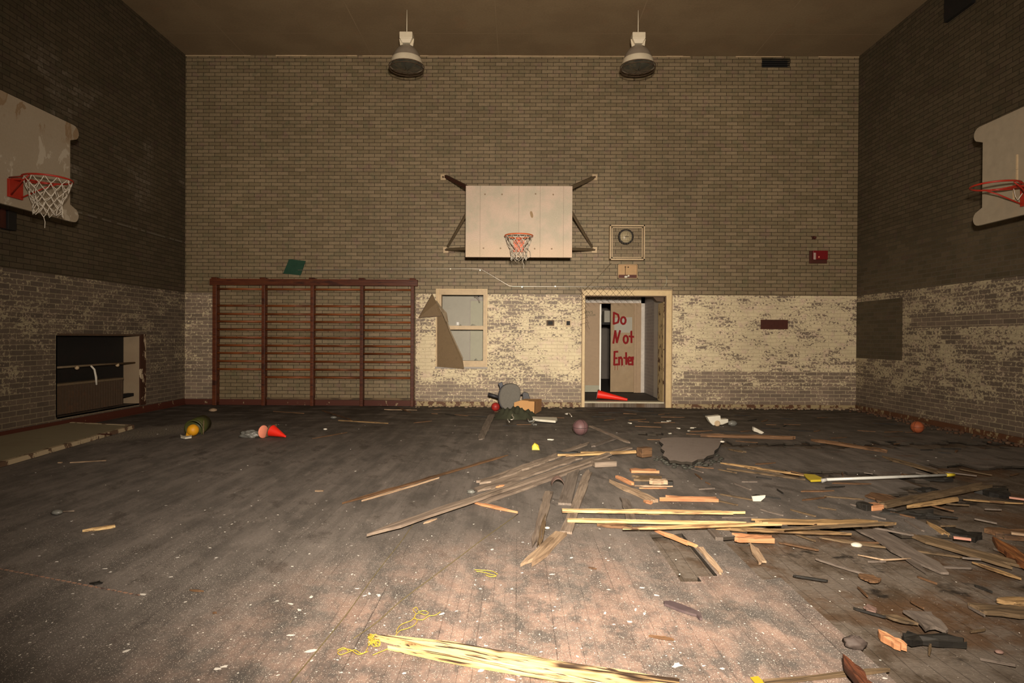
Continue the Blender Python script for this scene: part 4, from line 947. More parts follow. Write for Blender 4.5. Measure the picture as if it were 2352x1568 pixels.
PL = [
 ('split_plank', (853, 1468), (1560, 1586), .062, .030, .002, 'near', 'bright yellow split plank nearest the camera with yellow cord tangled at its end', 'tc'),
 ('split_plank', (885, 1491), (1560, 1614), .028, .024, .002, 'near', 'narrow yellow splinter lying tight beside the nearest bright split plank', 'ts'),
 # fan of grey boards
 ('floor_board', (1412, 1040), (842, 1232), .085, .02, .03, 'graywood', 'long weathered board running from the splintered pile towards the camera, its near end torn to a pale point', 'st'),
 ('floor_board', (1400, 1052), (1100, 1158), .085, .02, .003, 'graywood', 'weathered board lying just under the near edge of the longest weathered board', 'sc'),
 ('floor_board', (1322, 1052), (1094, 1131), .15, .02, .003, 'graywood', 'short wide gray board in the middle of the fan of weathered boards', 'cs'),
 ('floor_board', (1285, 1046), (1092, 1116), .11, .02, .003, 'graywood', 'gray board on the far outer side of the fan of weathered boards', 'cs'),
 ('floor_board', (1355, 1017), (1228, 1066), .075, .02, .004, 'graywood', 'gray board pointing away above the fan, its end dark against the floor', 'sc'),
 ('floor_board', (1411, 1008), (1350, 1030), .07, .02, .005, 'dustwood', 'dusty gray board end resting at the far tip of the fan', 'cs'),
 ('floor_board', (1447, 1030), (1386, 1046), .07, .02, .01, 'graywood', 'gray broken board end next to the brown block in the pile', 'cs'),
 ('floor_board', (1279, 1048), (1469, 1039), .065, .022, .026, 'gold', 'golden-brown board lying crosswise on top of the fan of boards', 'ss'),
 ('charred_stick', (1279, 1040), (1335, 1041), .05, .02, .032, 'char', 'black charred stick end behind the golden crosswise board', 'cs'),
 ('floor_board', (1333, 1041), (1400, 1041), .045, .02, .030, 'gold', 'short golden board continuing from the black charred stick end', 'cs'),
 ('thin_lath', (1357, 980), (1452, 1021), .055, .018, .003, 'graywood', 'thin gray lath running off behind the purple ball', 'cs'),
 ('thin_lath', (784, 1158), (1169, 1045), .045, .012, .003, 'brown', 'long thin dark brown splinter left of the fan of boards', 'tt'),
 ('thin_lath', (830, 1152), (1010, 1098), .02, .012, .003, 'tan', 'pale thin sliver tight beside the long dark brown splinter', 'tt'),
 ('wood_chip', (1136, 1121), (1160, 1115), .03, .012, .046, 'orange', 'tiny bright orange chip on the fan of weathered boards', 'tt'),
 ('wood_splinter', (1072, 1151), (1190, 1179), .045, .015, .004, 'orange', 'orange pointed splinter crossing the near side of the longest weathered board', 'tt'),
 ('wood_splinter', (970, 1204), (1004, 1192), .02, .01, .003, 'tan', 'pale sliver beside the torn near end of the longest weathered board', 'tt'),
 # V boards
 ('floor_board', (1320, 1076), (1297, 1160), .105, .018, .002, 'dustwood', 'wide dusty gray board lying lengthwise away from the camera beside the tan weathered board', 'cc'),
 ('floor_board', (1353, 1080), (1300, 1226), .075, .02, .003, 'graywood', 'tan weathered board between the wide dusty board and the yellow long planks', 'sc'),
 ('floor_board', (1261, 1132), (1228, 1262), .065, .02, .003, 'graywood', 'splintered gray-tan board forming one arm of the V on the open floor', 'cs'),
 ('floor_board', (1254, 1182), (1236, 1268), .03, .02, .003, 'olive', 'narrow dark sliver beside the splintered arm of the V', 'ts'),
 ('floor_board', (1289, 1228), (1203, 1310), .085, .022, .003, 'tan', 'pale splintered board forming the near arm of the V with a torn point', 'cs'),
 # orange pieces
 ('board_offcut', (1448, 1083), (1514, 1084), .10, .025, .003, 'orange', 'short orange offcut under the brown block in the pile', 'cs'),
 ('board_offcut', (1417, 1097), (1458, 1116), .04, .025, .003, 'orange', 'short orange diagonal stick above the gray-tan diagonal board', 'cs'),
 ('floor_board', (1398, 1107), (1505, 1154), .07, .028, .003, 'tan', 'gray-tan diagonal board with a chunky split near end', 'tc'),
 ('board_offcut', (1452, 1100), (1528, 1102), .16, .02, .003, 'olive', 'shredded olive-brown board beneath the orange offcut', 'ss'),
 ('board_offcut', (1490, 1110), (1531, 1110), .08, .035, .02, 'tan', 'chunky broken tan block on the shredded board', 'sc'),
 ('wood_splinter', (1456, 1117), (1548, 1118), .02, .012, .004, 'tan', 'thin pale splinter below the shredded board', 'tt'),
 ('wood_splinter', (1464, 1122), (1536, 1122), .015, .010, .004, 'orange', 'very thin orange splinter nearest to the diagonal board', 'tt'),
 ('board_offcut', (1505, 1148), (1647, 1150), .075, .03, .003, 'orange', 'long orange offcut lying level beyond the yellow long planks', 'sc'),
 ('board_offcut', (1475, 1152), (1500, 1158), .04, .02, .003, 'orange', 'small orange scrap under the chunky end of the diagonal board', 'ts'),
 # long yellow planks
 ('long_plank', (1291, 1175), (1718, 1180), .05, .020, .024, 'fresh', 'long yellow split plank, the farthest of the level long planks', 'cs'),
 ('long_plank', (1303, 1197), (1728, 1205), .045, .018, .024, 'fresh', 'long yellow plank in the middle of the level planks, its end on the tan board', 'cs'),
 ('long_plank', (1430, 1216), (1800, 1204), .04, .016, .044, 'fresh', 'long yellow plank with a slanting torn end, nearest of the level planks', 'ts'),
 ('long_plank', (1370, 1208), (1455, 1212), .06, .02, .004, 'brown', 'dark stained splinter at the torn start of the level planks', 'tt'),
 ('long_plank', (1728, 1199), (2062, 1203), .09, .018, .004, 'gold', 'long golden plank continuing the row of level planks towards the black beam', 'ss'),
 ('long_plank', (1610, 1214), (1958, 1229), .045, .018, .004, 'gold', 'long orange-gold plank on the near side of the level planks with a bright far tip', 'st'),
 ('long_plank', (1800, 1217), (2062, 1203), .035, .014, .062, 'olive', 'narrow brown plank slanting across the golden plank', 'ts'),
 ('wood_splinter', (1462, 1180), (1536, 1181), .03, .012, .003, 'gold', 'short golden sliver just below the farthest long plank', 'tt'),
 ('wood_splinter', (1499, 1218), (1603, 1259), .035, .02, .0, 'orange', 'orange diagonal splinter dropping into the first floor hole', 'ts'),
 ('board_offcut', (1576, 1238), (1627, 1240), .10, .02, -.022, 'orange', 'orange piece with a black stain inside the floor hole', 'ss'),
 ('board_offcut', (1680, 1240), (1788, 1242), .10, .03, -.018, 'orange', 'orange slab piece beside the loose gray boards', 'ss'),
 ('board_offcut', (1608, 1263), (1661, 1326), .035, .024, -.012, 'tan', 'narrow orange-tan stick lying along the second floor slot', 'cs'),
 ('board_offcut', (1722, 1249), (1757, 1302), .05, .015, -.022, 'tan', 'pale curled strip beside the edge of the remaining floor', 'ts'),
 ('floor_board', (1432, 1141), (1450, 1196), .065, .018, .003, 'dustwood', 'gray board end lying under the long yellow planks beside the dark slot', 'sc'),
 ('floor_board', (1633, 1222), (1652, 1244), .05, .03, -.01, 'dustwood', 'short upright gray board end between the two orange pieces', 'cc'),
 # right side
 ('thin_lath', (1652, 1064), (1852, 1093), .045, .016, .003, 'gold', 'thin brown lath pointing at the yellow blade', 'ts'),
 ('thin_lath', (1668, 1078), (1850, 1103), .04, .016, .003, 'olive', 'lower thin olive lath pointing at the yellow blade', 'tt'),
 ('thin_lath', (1670, 1032), (1712, 1040), .05, .016, .003, 'olive', 'short pale lath right of the gray slab', 'ts'),
 ('thin_lath', (1708, 1073), (1745, 1077), .10, .012, .003, 'gold', 'small golden chip between the two laths', 'ts'),
 ('floor_beam', (1600, 1002), (1830, 1009), .07, .04, .003, 'brown', 'reddish brown beam lying beyond the gray slab', 'ss'),
 ('floor_beam', (1850, 1010), (2060, 1042), .09, .03, .003, 'brown', 'dark reddish board beyond the pole, farther end towards the slab', 'ss'),
 ('floor_board', (2024, 1049), (2174, 1092), .10, .02, .003, 'olive', 'brown board running down to the yellow tip of the pole', 'ts'),
 ('floor_board', (1996, 1170), (2272, 1116), .085, .03, .02, 'olive', 'brown board forming the upper arm of the V beside the charred block', 'ss'),
 ('floor_board', (2080, 1168), (2211, 1147), .05, .026, .014, 'gold', 'golden-brown board forming the lower arm of the V beside the charred block', 'ts'),
 ('charred_beam', (2003, 1183), (2160, 1188), .10, .045, -.02, 'char', 'thick black charred beam below the V of brown boards', 'ss'),
 ('charred_beam', (2095, 1102), (2203, 1104), .08, .035, -.02, 'char', 'black charred beam under the pale pole', 'ss'),
 ('charred_beam', (2068, 1096), (2110, 1099), .10, .03, -.01, 'brown', 'brown scorched board end under the middle of the pale pole', 'ss'),
 ('charred_beam', (2095, 1125), (2160, 1131), .10, .03, -.03, 'char', 'black charred lump between the pole and the V of boards', 'ss'),
 ('charred_beam', (2230, 1128), (2330, 1144), .2, .05, -.03, 'char', 'black charred lump at the far end of the V of boards', 'ss'),
 ('floor_board', (1998, 1132), (2056, 1156), .20, .012, .01, 'brown', 'dark lifted board flap above the charred block', 'td'),
 ('thin_lath', (2206, 1148), (2352, 1158), .03, .012, .0, 'gold', 'thin golden stick running to the picture edge beside the V of boards', 'tt'),
 ('thin_lath', (2318, 1144), (2380, 1152), .025, .014, .0, 'pinkish', 'short pink stick at the picture edge above the thin golden stick', 'cc'),
 ('floor_board', (2055, 1219), (2400, 1322), .13, .02, -.02, 'olive', 'long brown board running off diagonally at the lower edge of the debris field', 'ts'),
 ('floor_board', (2126, 1200), (2176, 1234), .05, .02, -.01, 'gold', 'short broken gold splinter above the long diagonal brown board', 'ts'),
 ('charred_beam', (2165, 1222), (2262, 1240), .18, .03, -.03, 'char', 'flat black charred board beside the pink stick', 'ss'),
 ('thin_lath', (2190, 1236), (2230, 1241), .02, .014, .012, 'pinkish', 'short pink stick lying on the flat charred board', 'cc'),
 ('floor_board', (2278, 1240), (2400, 1330), .09, .03, -.015, 'goldred', 'dark orange wet board beside the picture edge', 'ts'),
 ('floor_board', (2260, 1226), (2400, 1240), .16, .04, -.02, 'brown', 'wide wet brown board beyond the dark orange wet board', 'ss'),
 ('thin_lath', (2322, 1226), (2400, 1236), .03, .014, .025, 'tan', 'thin pale stick on the wide wet brown board', 'cc'),
 ('floor_board', (1988, 1213), (2170, 1324), .16, .016, -.014, 'dustwood', 'wide dusty gray board lying diagonally with a broken dark end', 'cs'),
 ('thin_lath', (1880, 1236), (2060, 1262), .04, .012, -.02, 'olive', 'thin brown lath half covered beyond the bent stick', 'tt'),
 ('thin_lath', (2230, 1292), (2352, 1334), .03, .012, -.018, 'gold', 'thin golden-edged lath following the long diagonal brown board', 'tt'),
 ('floor_board', (2232, 1402), (2400, 1414), .10, .022, -.018, 'olive', 'brown plank near the picture edge, the closer of the two parallel ones', 'ss'),
 ('floor_board', (2280, 1384), (2400, 1388), .07, .022, -.018, 'gold', 'thin gold plank near the picture edge, the farther of the two parallel ones', 'ts'),
 ('charred_beam', (2062, 1472), (2222, 1480), .07, .035, -.022, 'char', 'black charred beam nearest the camera on the broken floor', 'ss'),
 ('floor_board', (2107, 1409), (2160, 1456), .11, .016, -.016, 'dustwood', 'dusty gray board end pointing at the nearest charred beam', 'cs'),
 ('floor_board', (1968, 1318), (2022, 1340), .09, .012, -.016, 'brown', 'dark pointed board flap in the middle of the exposed subfloor', 'ts'),
 ('board_offcut', (2014, 1458), (2078, 1497), .05, .03, -.02, 'orange', 'bright orange split stick at the corner of the remaining floor boards', 'ts'),
 ('board_offcut', (1990, 1390), (2010, 1412), .05, .012, -.02, 'purpwood', 'faded pinkish chip lying among dark dust on the subfloor', 'tt'),
 ('floor_board', (2020, 1412), (2110, 1436), .05, .012, -.02, 'olive', 'narrow dusty lath on the subfloor left of the dusty gray board end', 'tt'),
 ('edge_strip', (1756, 1571), (2050, 1540), .018, .014, .002, 'olive', 'thin wooden edge strip crossing in front of the burnt stump', 'cs'),
 ('charred_stump', (1934, 1518), (1990, 1590), .045, .035, .03, 'burnt', 'burnt red-brown stake with a black tip nearest the camera', 'tc'),
 # back wall and left
 ('thin_lath', (778, 966), (893, 973), .035, .014, .003, 'gold', 'straight tan stick on the floor in front of the wall bars', 'ct'),
 ('thin_lath', (738, 943), (810, 966), .04, .016, .003, 'brown', 'dark stick slanting behind the straight tan stick', 'tt'),
 ('thin_lath', (715, 1008), (800, 993), .03, .01, .003, 'brown', 'faint brown stick between the orange cone and the straight tan stick', 'tt'),
 ('thin_lath', (881, 941), (962, 942), .05, .014, .003, 'tan', 'pale stick at the foot of the last wall-bar post', 'ss'),
 ('thin_lath', (913, 936), (945, 948), .03, .014, .02, 'brown', 'short brown stick crossed over the pale stick by the last wall-bar post', 'tt'),
 ('floor_board', (1130, 953), (1103, 1012), .10, .014, .003, 'dustwood', 'dark dusty board pointing away towards the overturned chair', 'cs'),
 ('thin_lath', (161, 1063), (244, 1058), .018, .01, .003, 'tan', 'thin straight pale stick near the fallen panel', 'cc'),
 ('thin_lath', (134, 1063), (142, 1063), .02, .01, .003, 'tan', 'tiny pale stub in line with the thin straight stick', 'cc'),
 ('wood_splinter', (186, 1222), (266, 1210), .04, .016, .003, 'fresh', 'bright pale splinter lying alone on the dark open floor', 'ts'),
 ('thin_lath', (724, 1128), (743, 1128), .02, .01, .003, 'tan', 'tiny pale stick alone in the middle of the bare floor', 'cc'),
 ('twig', (1490, 1462), (1556, 1472), .016, .01, .003, 'brown', 'thin dark twig below the purple strap', 'tt'),
 ('twig', (1351, 1304), (1373, 1308), .012, .008, .003, 'brown', 'short dark twig in front of the V of boards', 'tt'),
 ('twig', (434, 1356), (469, 1359), .012, .008, .003, 'brown', 'longer dark twig lying on the bare floor beyond the small twig', 'tt'),
 ('twig', (485, 1407), (500, 1410), .01, .008, .003, 'brown', 'small dark twig lying on the bare floor nearer the camera', 'tt'),
 ('dark_rag', (203, 1341), (240, 1338), .045, .008, .003, 'char', 'small black rag strip beside the worn painted line', 'tt'),
 ('thin_lath', (627, 945), (700, 950), .02, .012, .003, 'brown', 'faint dark stick at the foot of the second and third wall-bar posts', 'tt'),
]
MT['pinkish'] = wood('pink_stick', (.55, .27, .20), (.62, .34, .25), (.3, .15, .1), .3, .3)
MT['goldred'] = wood('wet_orange_wood', (.16, .055, .018), (.34, .14, .045), (.03, .015, .01), .8, .7)
MT['purpwood'] = wood('pink_dust_wood', (.20, .125, .10), (.25, .16, .13), (.1, .07, .06), .3, .3)
MT['burnt'] = wood('burnt_stake', (.15, .05, .022), (.08, .03, .016), (.012, .012, .010), 1.0, 1.1)
for r_ in PL:
    nm, p1, p2, w_, t_, z_, m_, lb_, e_ = r_
    plank(nm, p1, p2, w_, t_, z_, m_, lb_, e_)
# blocks
def block(name, px, py, z, dims, rz_, mat, label, cat='wood block', rx=0):
    q = FL(px, py, z); mb = MB(); mb.box((0, 0, dims[2]/2), dims); o = mb.build(name, mat, bevel=.006)
    o.location = q; o.rotation_euler = (rx, 0, rz_); return tag(o, label, cat)
block('wood_block', 1480, 1048, .02, (.14, .10, .10), .5, 'brown', 'dark brown wooden block at the end of the crosswise golden board')
block('wood_block', 1387, 1070, .003, (.24, .12, .055), .25, 'graywood', 'flat gray wooden block lying under the tip of the longest weathered board')
block('charred_block', 1986, 1172, -.01, (.07, .10, .06), .3, 'char', 'small black charred block at the joint of the V of brown boards')
block('wood_block', 2006, 1170, -.005, (.12, .09, .045), .3, 'orange', 'orange-brown block between the charred block and the V of boards')
block('charred_block', 1533, 1114, .003, (.10, .06, .04), -.2, 'char', 'black charred lump beside the chunky tan block')
# bent carton scrap
mb = MB(); q = FL(1282, 1122)
for i in range(7):
    a0 = PI*.1+i*PI*.8/7; a1 = PI*.1+(i+1)*PI*.8/7
    mb.prism([q+Vector((.06*math.cos(a_), .05*math.sin(a_)*0+k_, .085*math.sin(a_))) for a_, k_ in ((a0, 0), (a1, 0), (a1, .12), (a0, .12))], .004, (0, 0, 1))
tag(mb.build('carton_scrap', 'purpwood', center=True), 'curled faded pink carton scrap between the gray boards', 'carton')
# hardboard slab
sl = [(1520, 1011), (1548, 1009), (1661, 1012), (1656, 1020), (1650, 1034), (1641, 1041), (1640, 1049), (1625, 1053), (1617, 1060), (1603, 1061), (1590, 1068), (1577, 1066), (1566, 1067), (1549, 1063), (1538, 1064), (1531, 1056), (1522, 1052), (1527, 1042), (1518, 1035), (1524, 1026), (1514, 1018)]
mb = MB(); mb.prism([FL(a_, b_, .025) for a_, b_ in sl][::-1], .03, (0, 0, 1))
mb2 = mb.build('hardboard_slab', 'slab', center=True); mb2.data.materials.append(MT['dark_edge'])
for p_ in mb2.data.polygons: p_.material_index = int(abs(p_.normal.z) < .5)  # slab sides get the same darkened colour
tag(mb2, 'large gray broken slab with a jagged near edge lying flat on the floor', 'slab')
mb = MB(); rr = random.Random(9)
for i in range(70):
    t_ = i/70; a_ = 1512+t_*150; b_ = 1050+18*math.sin(t_*PI)+rr.uniform(-4, 12)-abs(t_-.5)*8
    q = FL(a_+rr.uniform(-10, 10), b_, 0); s_ = rr.uniform(.008, .028); mb.ball(q+Vector((0, 0, s_*.5)), s_, 7, 5, (1.3, 1, .6), .3)
o = mb.build('rubble_crumbs', plain('dark_crumbs', (.05, .05, .04), .6, 0, .5, 40, (.3, .28, .24), .3), center=True); tag(o, 'dark crumbled debris along the jagged edge of the gray slab', 'rubble', kind='stuff')

# pole / paddle
pd = thing('hockey_stick', 'pale plastic stick with a yellow blade and yellow end cap on the dark floor', 'hockey stick', FL(2040, 1100))
a_, b_ = FL(1899, 1101, .03), FL(2192, 1090, .055); m1 = a_+(b_-a_)*.935
MB().tube([a_, m1], .014, 10).build('shaft', 'alum', pd, world=True)
MB().tube([m1, b_], .0155, 10).build('end_cap', 'lime', pd, world=True)
c_ = FL(1886, 1104, .015); MB().tube([a_, c_], [.015, .02], 10).build('collar', plain('collar_gray', (.4, .4, .38), .4), pd, world=True)
mb = MB(); mb.prism([FL(x_, y_, .012) for x_, y_ in ((1888, 1101), (1872, 1094), (1846, 1092), (1851, 1098), (1862, 1107), (1886, 1106))], .02, (0, 0, 1)); mb.build('blade', 'lime', pd, world=True, bevel=.004)
# bent thin stick
mb = MB(); mb.tube([FL(1970, 1274, -.01), FL(2031, 1286, -.01), FL(2091, 1282, -.0)], [.004, .007, .005], 6)
tag(mb.build('bent_stick', 'tan', center=True), 'thin pale stick bent in a shallow V on the subfloor', 'stick')
# yellow tape, scrap
mb = MB(); mb.prism([FL(x_, y_, .004) for x_, y_ in ((1723, 1556), (1741, 1553), (1790, 1600), (1762, 1602))][::-1], .002, (0, 0, 1)); tag(mb.build('tape_strip', 'lime', center=True), 'yellow tape strip nearest the camera', 'tape')
mb = MB(); q = FL(1222, 1033); mb.prism([q, q+Vector((.09, .0, 0)), q+Vector((.075, .03, .05)), q+Vector((.03, .03, .075)), q+Vector((0, .02, .04))], .03, (0, 1, .1)); tag(mb.build('plastic_scrap', 'lime', center=True), 'small crumpled yellow plastic scrap beyond the fan of boards', 'scrap')
# torn white shred
mb = MB(); mb.prism([FL(x_, y_, -.012) for x_, y_ in ((2037, 1208), (2055, 1211), (2070, 1213), (2073, 1219), (2058, 1217), (2050, 1215))][::-1], .008, (0, 0, 1)); tag(mb.build('paper_shred', 'foam', center=True), 'torn cream shred at the start of the long diagonal brown board', 'paper')
# white and black scrap
ws = thing('broken_cup', 'small black and cream broken cup lying in the open between pole and long planks', 'cup', FL(1742, 1152))
q = FL(1742, 1150); MB().ball(q+Vector((0, .03, .02)), .045, 12, 8, (1.1, .7, .55), .1).build('black_part', 'dark', ws, world=True)
mb = MB(); mb.prism([q+Vector(v) for v in ((-.05, -.0, .0), (-.02, 0, -.0), (.01, 0, .0), (.045, 0, .03), (.05, 0, .05), (-.06, 0, .04))], .02, (0, -1, .1)); mb.build('cream_rim', 'foam', ws, world=True)
# stones
for px, py, r_, m_, lb_, zz in ((1967, 1256, .028, 'foam', 'smooth cream stone on the subfloor beyond the bent stick', -.03), (489, 945, .055, 'tan', 'peach coloured stone in front of the first wall-bar post', 0), (2295, 1500, .014, 'purpwood', 'small pinkish pebble near the lower corner of the subfloor', -.03),
                                  (766, 961, .04, 'crinkle', 'small gray stone at the end of the straight tan stick', 0), (747, 987, .022, 'white', 'small bright white lump beyond the bare floor', 0), (1659, 1016, .022, 'white', 'small white lump at the far corner of the gray slab', .05), (1257, 1214, .014, 'foam', 'small cream lump beside the V of boards', 0)):
    mb = MB(); mb.ball((0, 0, r_*.5), r_, 12, 8, (1.3, 1, .55), .08); o = mb.build('stone', m_); o.location = FL(px, py, zz); tag(o, lb_, 'stone')
# strap (shoe sole like)
mb = MB(); pts = [(1524, 1385), (1540, 1384), (1565, 1392), (1590, 1402), (1610, 1412), (1613, 1424), (1607, 1424), (1600, 1416), (1584, 1412), (1560, 1404), (1535, 1394), (1526, 1391)]
mb.prism([FL(a_, b_, .004) for a_, b_ in pts], .012, (0, 0, 1))
tag(mb.build('rubber_strap', 'belt', center=True), 'faded purple-gray rubber strap lying on the open floor', 'strap')
mb = MB(); mb.ball((0, 0, .022), .036, 16, 10, (1.3, .9, .7), .25); o = mb.build('leather_lump', 'leather'); o.location = FL(1963, 1487); tag(o, 'crumpled dusty brown leather lump on the remaining floor edge', 'leather')
mb = MB(); mb.ball((0, 0, .015), .03, 10, 7, (1.2, .8, .6), .25); o = mb.build('dark_clump', 'crinkle'); o.location = FL(1082, 1133); tag(o, 'small dark gray clump at the outer side of the fan of boards', 'debris')

# ------------------------------------------------------------------ yellow and olive cords
def curl(points, r, mat, label, name='cord', z=.006, n=4):
    mb = MB()
    for pts in points:
        P = [FL(a_, b_, z) for a_, b_ in pts]; Q = []
        for i in range(len(P)-1):
            for k in range(n):
                t = k/n; p0 = P[max(i-1, 0)]; p1 = P[i]; p2 = P[i+1]; p3 = P[min(i+2, len(P)-1)]
                Q.append(.5*((2*p1)+(-p0+p2)*t+(2*p0-5*p1+4*p2-p3)*t*t+(-p0+3*p1-3*p2+p3)*t**3))
        Q.append(P[-1]); mb.tube(Q, r, 5)
    return tag(mb.build(name, mat, center=True), label, 'cord')
curl([[(665, 1568), (700, 1528), (760, 1455), (800, 1405), (870, 1308), (920, 1245), (954, 1196)]], .0022, 'string', 'long thin olive string running from the near edge up to the longest weathered board', z=.004)
curl([[(812, 1466), (870, 1425), (920, 1380), (1000, 1320), (1060, 1275), (1110, 1237), (1190, 1180)]], .0022, 'string', 'thin olive string starting near the yellow cord tangle and running towards the orange splinter', z=.004)
rr = random.Random(21)
tg = [[(858+rr.uniform(-14, 16), 1466+rr.uniform(-12, 18)) for _ in range(9)] for _ in range(5)]
tg += [[(845, 1485), (838, 1498), (822, 1502), (806, 1492), (790, 1490), (776, 1497), (782, 1503), (800, 1497), (815, 1492), (830, 1500), (846, 1495)], [(775, 1492), (790, 1487), (800, 1494)], [(856, 1504), (870, 1498), (885, 1492), (893, 1488)]]
curl(tg, .0019, 'cord', 'tangled bright yellow cord wrapped at the end of the nearest split plank')
tg = [[(908, 1460), (918, 1448), (935, 1443), (950, 1436), (958, 1425), (952, 1415), (962, 1407), (978, 1412), (985, 1405)], [(910, 1452), (915, 1440), (925, 1432), (945, 1424), (955, 1410), (948, 1400), (956, 1394), (960, 1400)], [(950, 1420), (970, 1423), (985, 1414), (1000, 1412), (1012, 1404)], [(960, 1404), (975, 1402), (982, 1405)]]
curl(tg, .0017, 'cord', 'loose frayed yellow cord curling away beyond the tangle')
curl([[(1094, 1312), (1108, 1313), (1125, 1318), (1140, 1322), (1128, 1324), (1115, 1320)], [(1090, 1308), (1110, 1309), (1130, 1311), (1143, 1318)]], .002, 'cord', 'small loop of yellow cord on the open floor near the V of boards')
# worn painted line
mb = MB(); a_, b_ = FL(0, 1306, .0015), FL(325, 1368, .0015)
for i in range(26):
    t0, t1 = i/26, (i+.62)/26; s_ = Vector((-(b_-a_).y, (b_-a_).x, 0)).normalized()*.006
    p, q = a_.lerp(b_, t0), a_.lerp(b_, t1); mb.prism([p-s_, q-s_, q+s_, p+s_], .0015, (0, 0, 1))
tag(mb.build('painted_line', m_peel('worn_line', (.42, .25, .17), (.12, .08, .07), .52, 12)), 'worn red and cream dashed line on the dark open floor', 'floor line')

# ------------------------------------------------------------------ things near the far wall
ch = thing('office_chair', 'overturned gray office chair lying against the flaking wall', 'office chair', FL(1170, 945))
Yc = 11.05
def egg(cx, cy, wpx, hpx, Y, n=26):
    P = []
    for i in range(n):
        a_ = 2*PI*i/n; cs, sn = math.cos(a_), math.sin(a_)
        ex = math.copysign(abs(cs)**.88, cs); ez = math.copysign(abs(sn)**.85, sn)
        P.append(PY(cx+ex*wpx*(1+.08*ez)+ez*3, cy-ez*hpx, Y))
    return P
mb = MB(); mb.prism(egg(1171, 911, 24, 30, Yc), .07, (.03, 1, 0)); mb.build('seat_shell', 'graycloth', ch, world=True, bevel=.02)
mb = MB(); mb.prism(egg(1169, 911, 25, 31, Yc+.04), .06, (.03, 1, 0)); mb.build('shell_back', 'plastic', ch, world=True, bevel=.015)
mb = MB(); mb.tube([PY(1121, 905, Yc+.1), PY(1135, 909, Yc+.1), PY(1150, 914, Yc+.12)], .033, 8); mb.build('leg', 'plastic', ch, world=True)
mb = MB(); mb.prism([PY(x_, y_, Yc+.1) for x_, y_ in ((1144, 880), (1153, 877), (1156, 885), (1154, 900), (1149, 900), (1147, 887))], .06, (0, 1, 0)); mb.build('armrest', plain('blue_black', (.03, .035, .05), .5), ch, world=True, bevel=.006)
mb = MB(); mb.prism([PY(x_, y_, Yc+.15) for x_, y_ in ((1200, 903), (1204, 900), (1213, 902), (1219, 919), (1201, 919))], .08, (0, 1, 0)); mb.build('armrest', 'plastic', ch, world=True, bevel=.006)
q0 = PY(1175, 935, Yc+.12); mb = MB(); mb.tube([PY(1172, 915, Yc+.12), Vector((q0.x+.02, YB-.3, .22))], .03, 8)
for k in range(5): an = k*2*PI/5; mb.tube([(q0.x+.02, YB-.3, .22), (q0.x+.02+.2*math.cos(an), YB-.22, .25+.2*math.sin(an))], .016, 6)
mb.build('star_base', 'plastic', ch, world=True)
# carton
bx = thing('cardboard_box', 'brown cardboard box leaning against the overturned chair', 'box', FL(1215, 955))
Yx = 10.55
a_, b_, c2, d2 = PY(1180, 948, Yx), PY(1228, 957, Yx), PY(1229, 922, Yx), PY(1182, 925, Yx)
bk = Vector((.03, .45, .0))
fr_ = [PY(1180, 942, Yx), PY(1208, 942, Yx), PY(1209, 957, Yx), PY(1228, 958, Yx), PY(1229, 921, Yx), PY(1197, 919, Yx), PY(1181, 924, Yx)]
fr_ = [Vector((v.x, v.y, max(v.z, .012))) for v in fr_]
MB().prism(fr_, .01, (0, 1, 0)).build('front_panel', 'card', bx, world=True)
p0 = Vector((fr_[4].x, Yx, fr_[4].z)); p1 = Vector((fr_[3].x, Yx, .012)); q1 = Vector((p0.x+.13, Yx+.40, p0.z+.0)); q2 = Vector((p1.x+.13, Yx+.40, .03))
MB().prism([p0, p1, q2, q1], .008, (-1, 0, 0)).build('side_panel', 'card2', bx, world=True)
MB().prism([fr_[5], p0, q1, q1+Vector((-.3, 0, 0))], .006, (0, 0, -1)).build('top_flap', 'card', bx, world=True)
# green cloth heap
mb = MB(); nx_, ny_ = 22, 12; a_, b_ = FL(1133, 966), FL(1232, 966); cxx = (a_.x+b_.x)/2; hw = (b_.x-a_.x)/2; cy_ = FL(1180, 958).y; rr = random.Random(4)
V = []
for j in range(ny_+1):
    for i in range(nx_+1):
        u = i/nx_*2-1; v = j/ny_*2-1; r2 = min(1, u*u+v*v); hgt = .13*(1-r2)**.6*(1+.35*math.sin(u*9+v*5)+.2*math.sin(u*17-v*8))
        V.append((cxx+u*hw*(1+.05*math.sin(v*7)), cy_+v*.34, .004+max(0, hgt)))
mb.add(V, [(j*(nx_+1)+i, j*(nx_+1)+i+1, (j+1)*(nx_+1)+i+1, (j+1)*(nx_+1)+i) for j in range(ny_) for i in range(nx_)], True)
tag(mb.build('cloth_heap', 'moss', center=True), 'crumpled dark green cloth heap in front of the overturned chair', 'cloth')
curl([[(1177, 951), (1176, 954), (1179, 957), (1180, 960), (1177, 963), (1173, 963)], [(1166, 962), (1167, 965), (1170, 969)]], .006, 'white', 'white curled strings on the dark green cloth', z=.16)
# white splintered panel
wp = thing('chipped_strip', 'white chipped strip with bent gray metal end beside the cardboard box', 'strip', FL(1252, 970))
mb = MB(); mb.prism([FL(x_, y_, .02) for x_, y_ in ((1222, 961), (1245, 962), (1279, 963), (1280, 967), (1276, 971), (1240, 968), (1224, 966))], .035, (0, 0, 1)); mb.build('strip_body', 'foam', wp, world=True, bevel=.006)
mb = MB(); mb.tube([FL(1211, 961, .03), FL(1216, 968, .02), FL(1228, 965, .03), FL(1222, 974, .015), FL(1233, 975, .02)], .012, 6); mb.build('bent_end', 'crinkle', wp, world=True)
# litter curl right of box
curl([[(1300, 950), (1307, 949), (1311, 953), (1313, 956)], [(1298, 950), (1303, 951)]], .010, 'white', 'small bright white bent piece in front of the doorway side wall', z=.02)
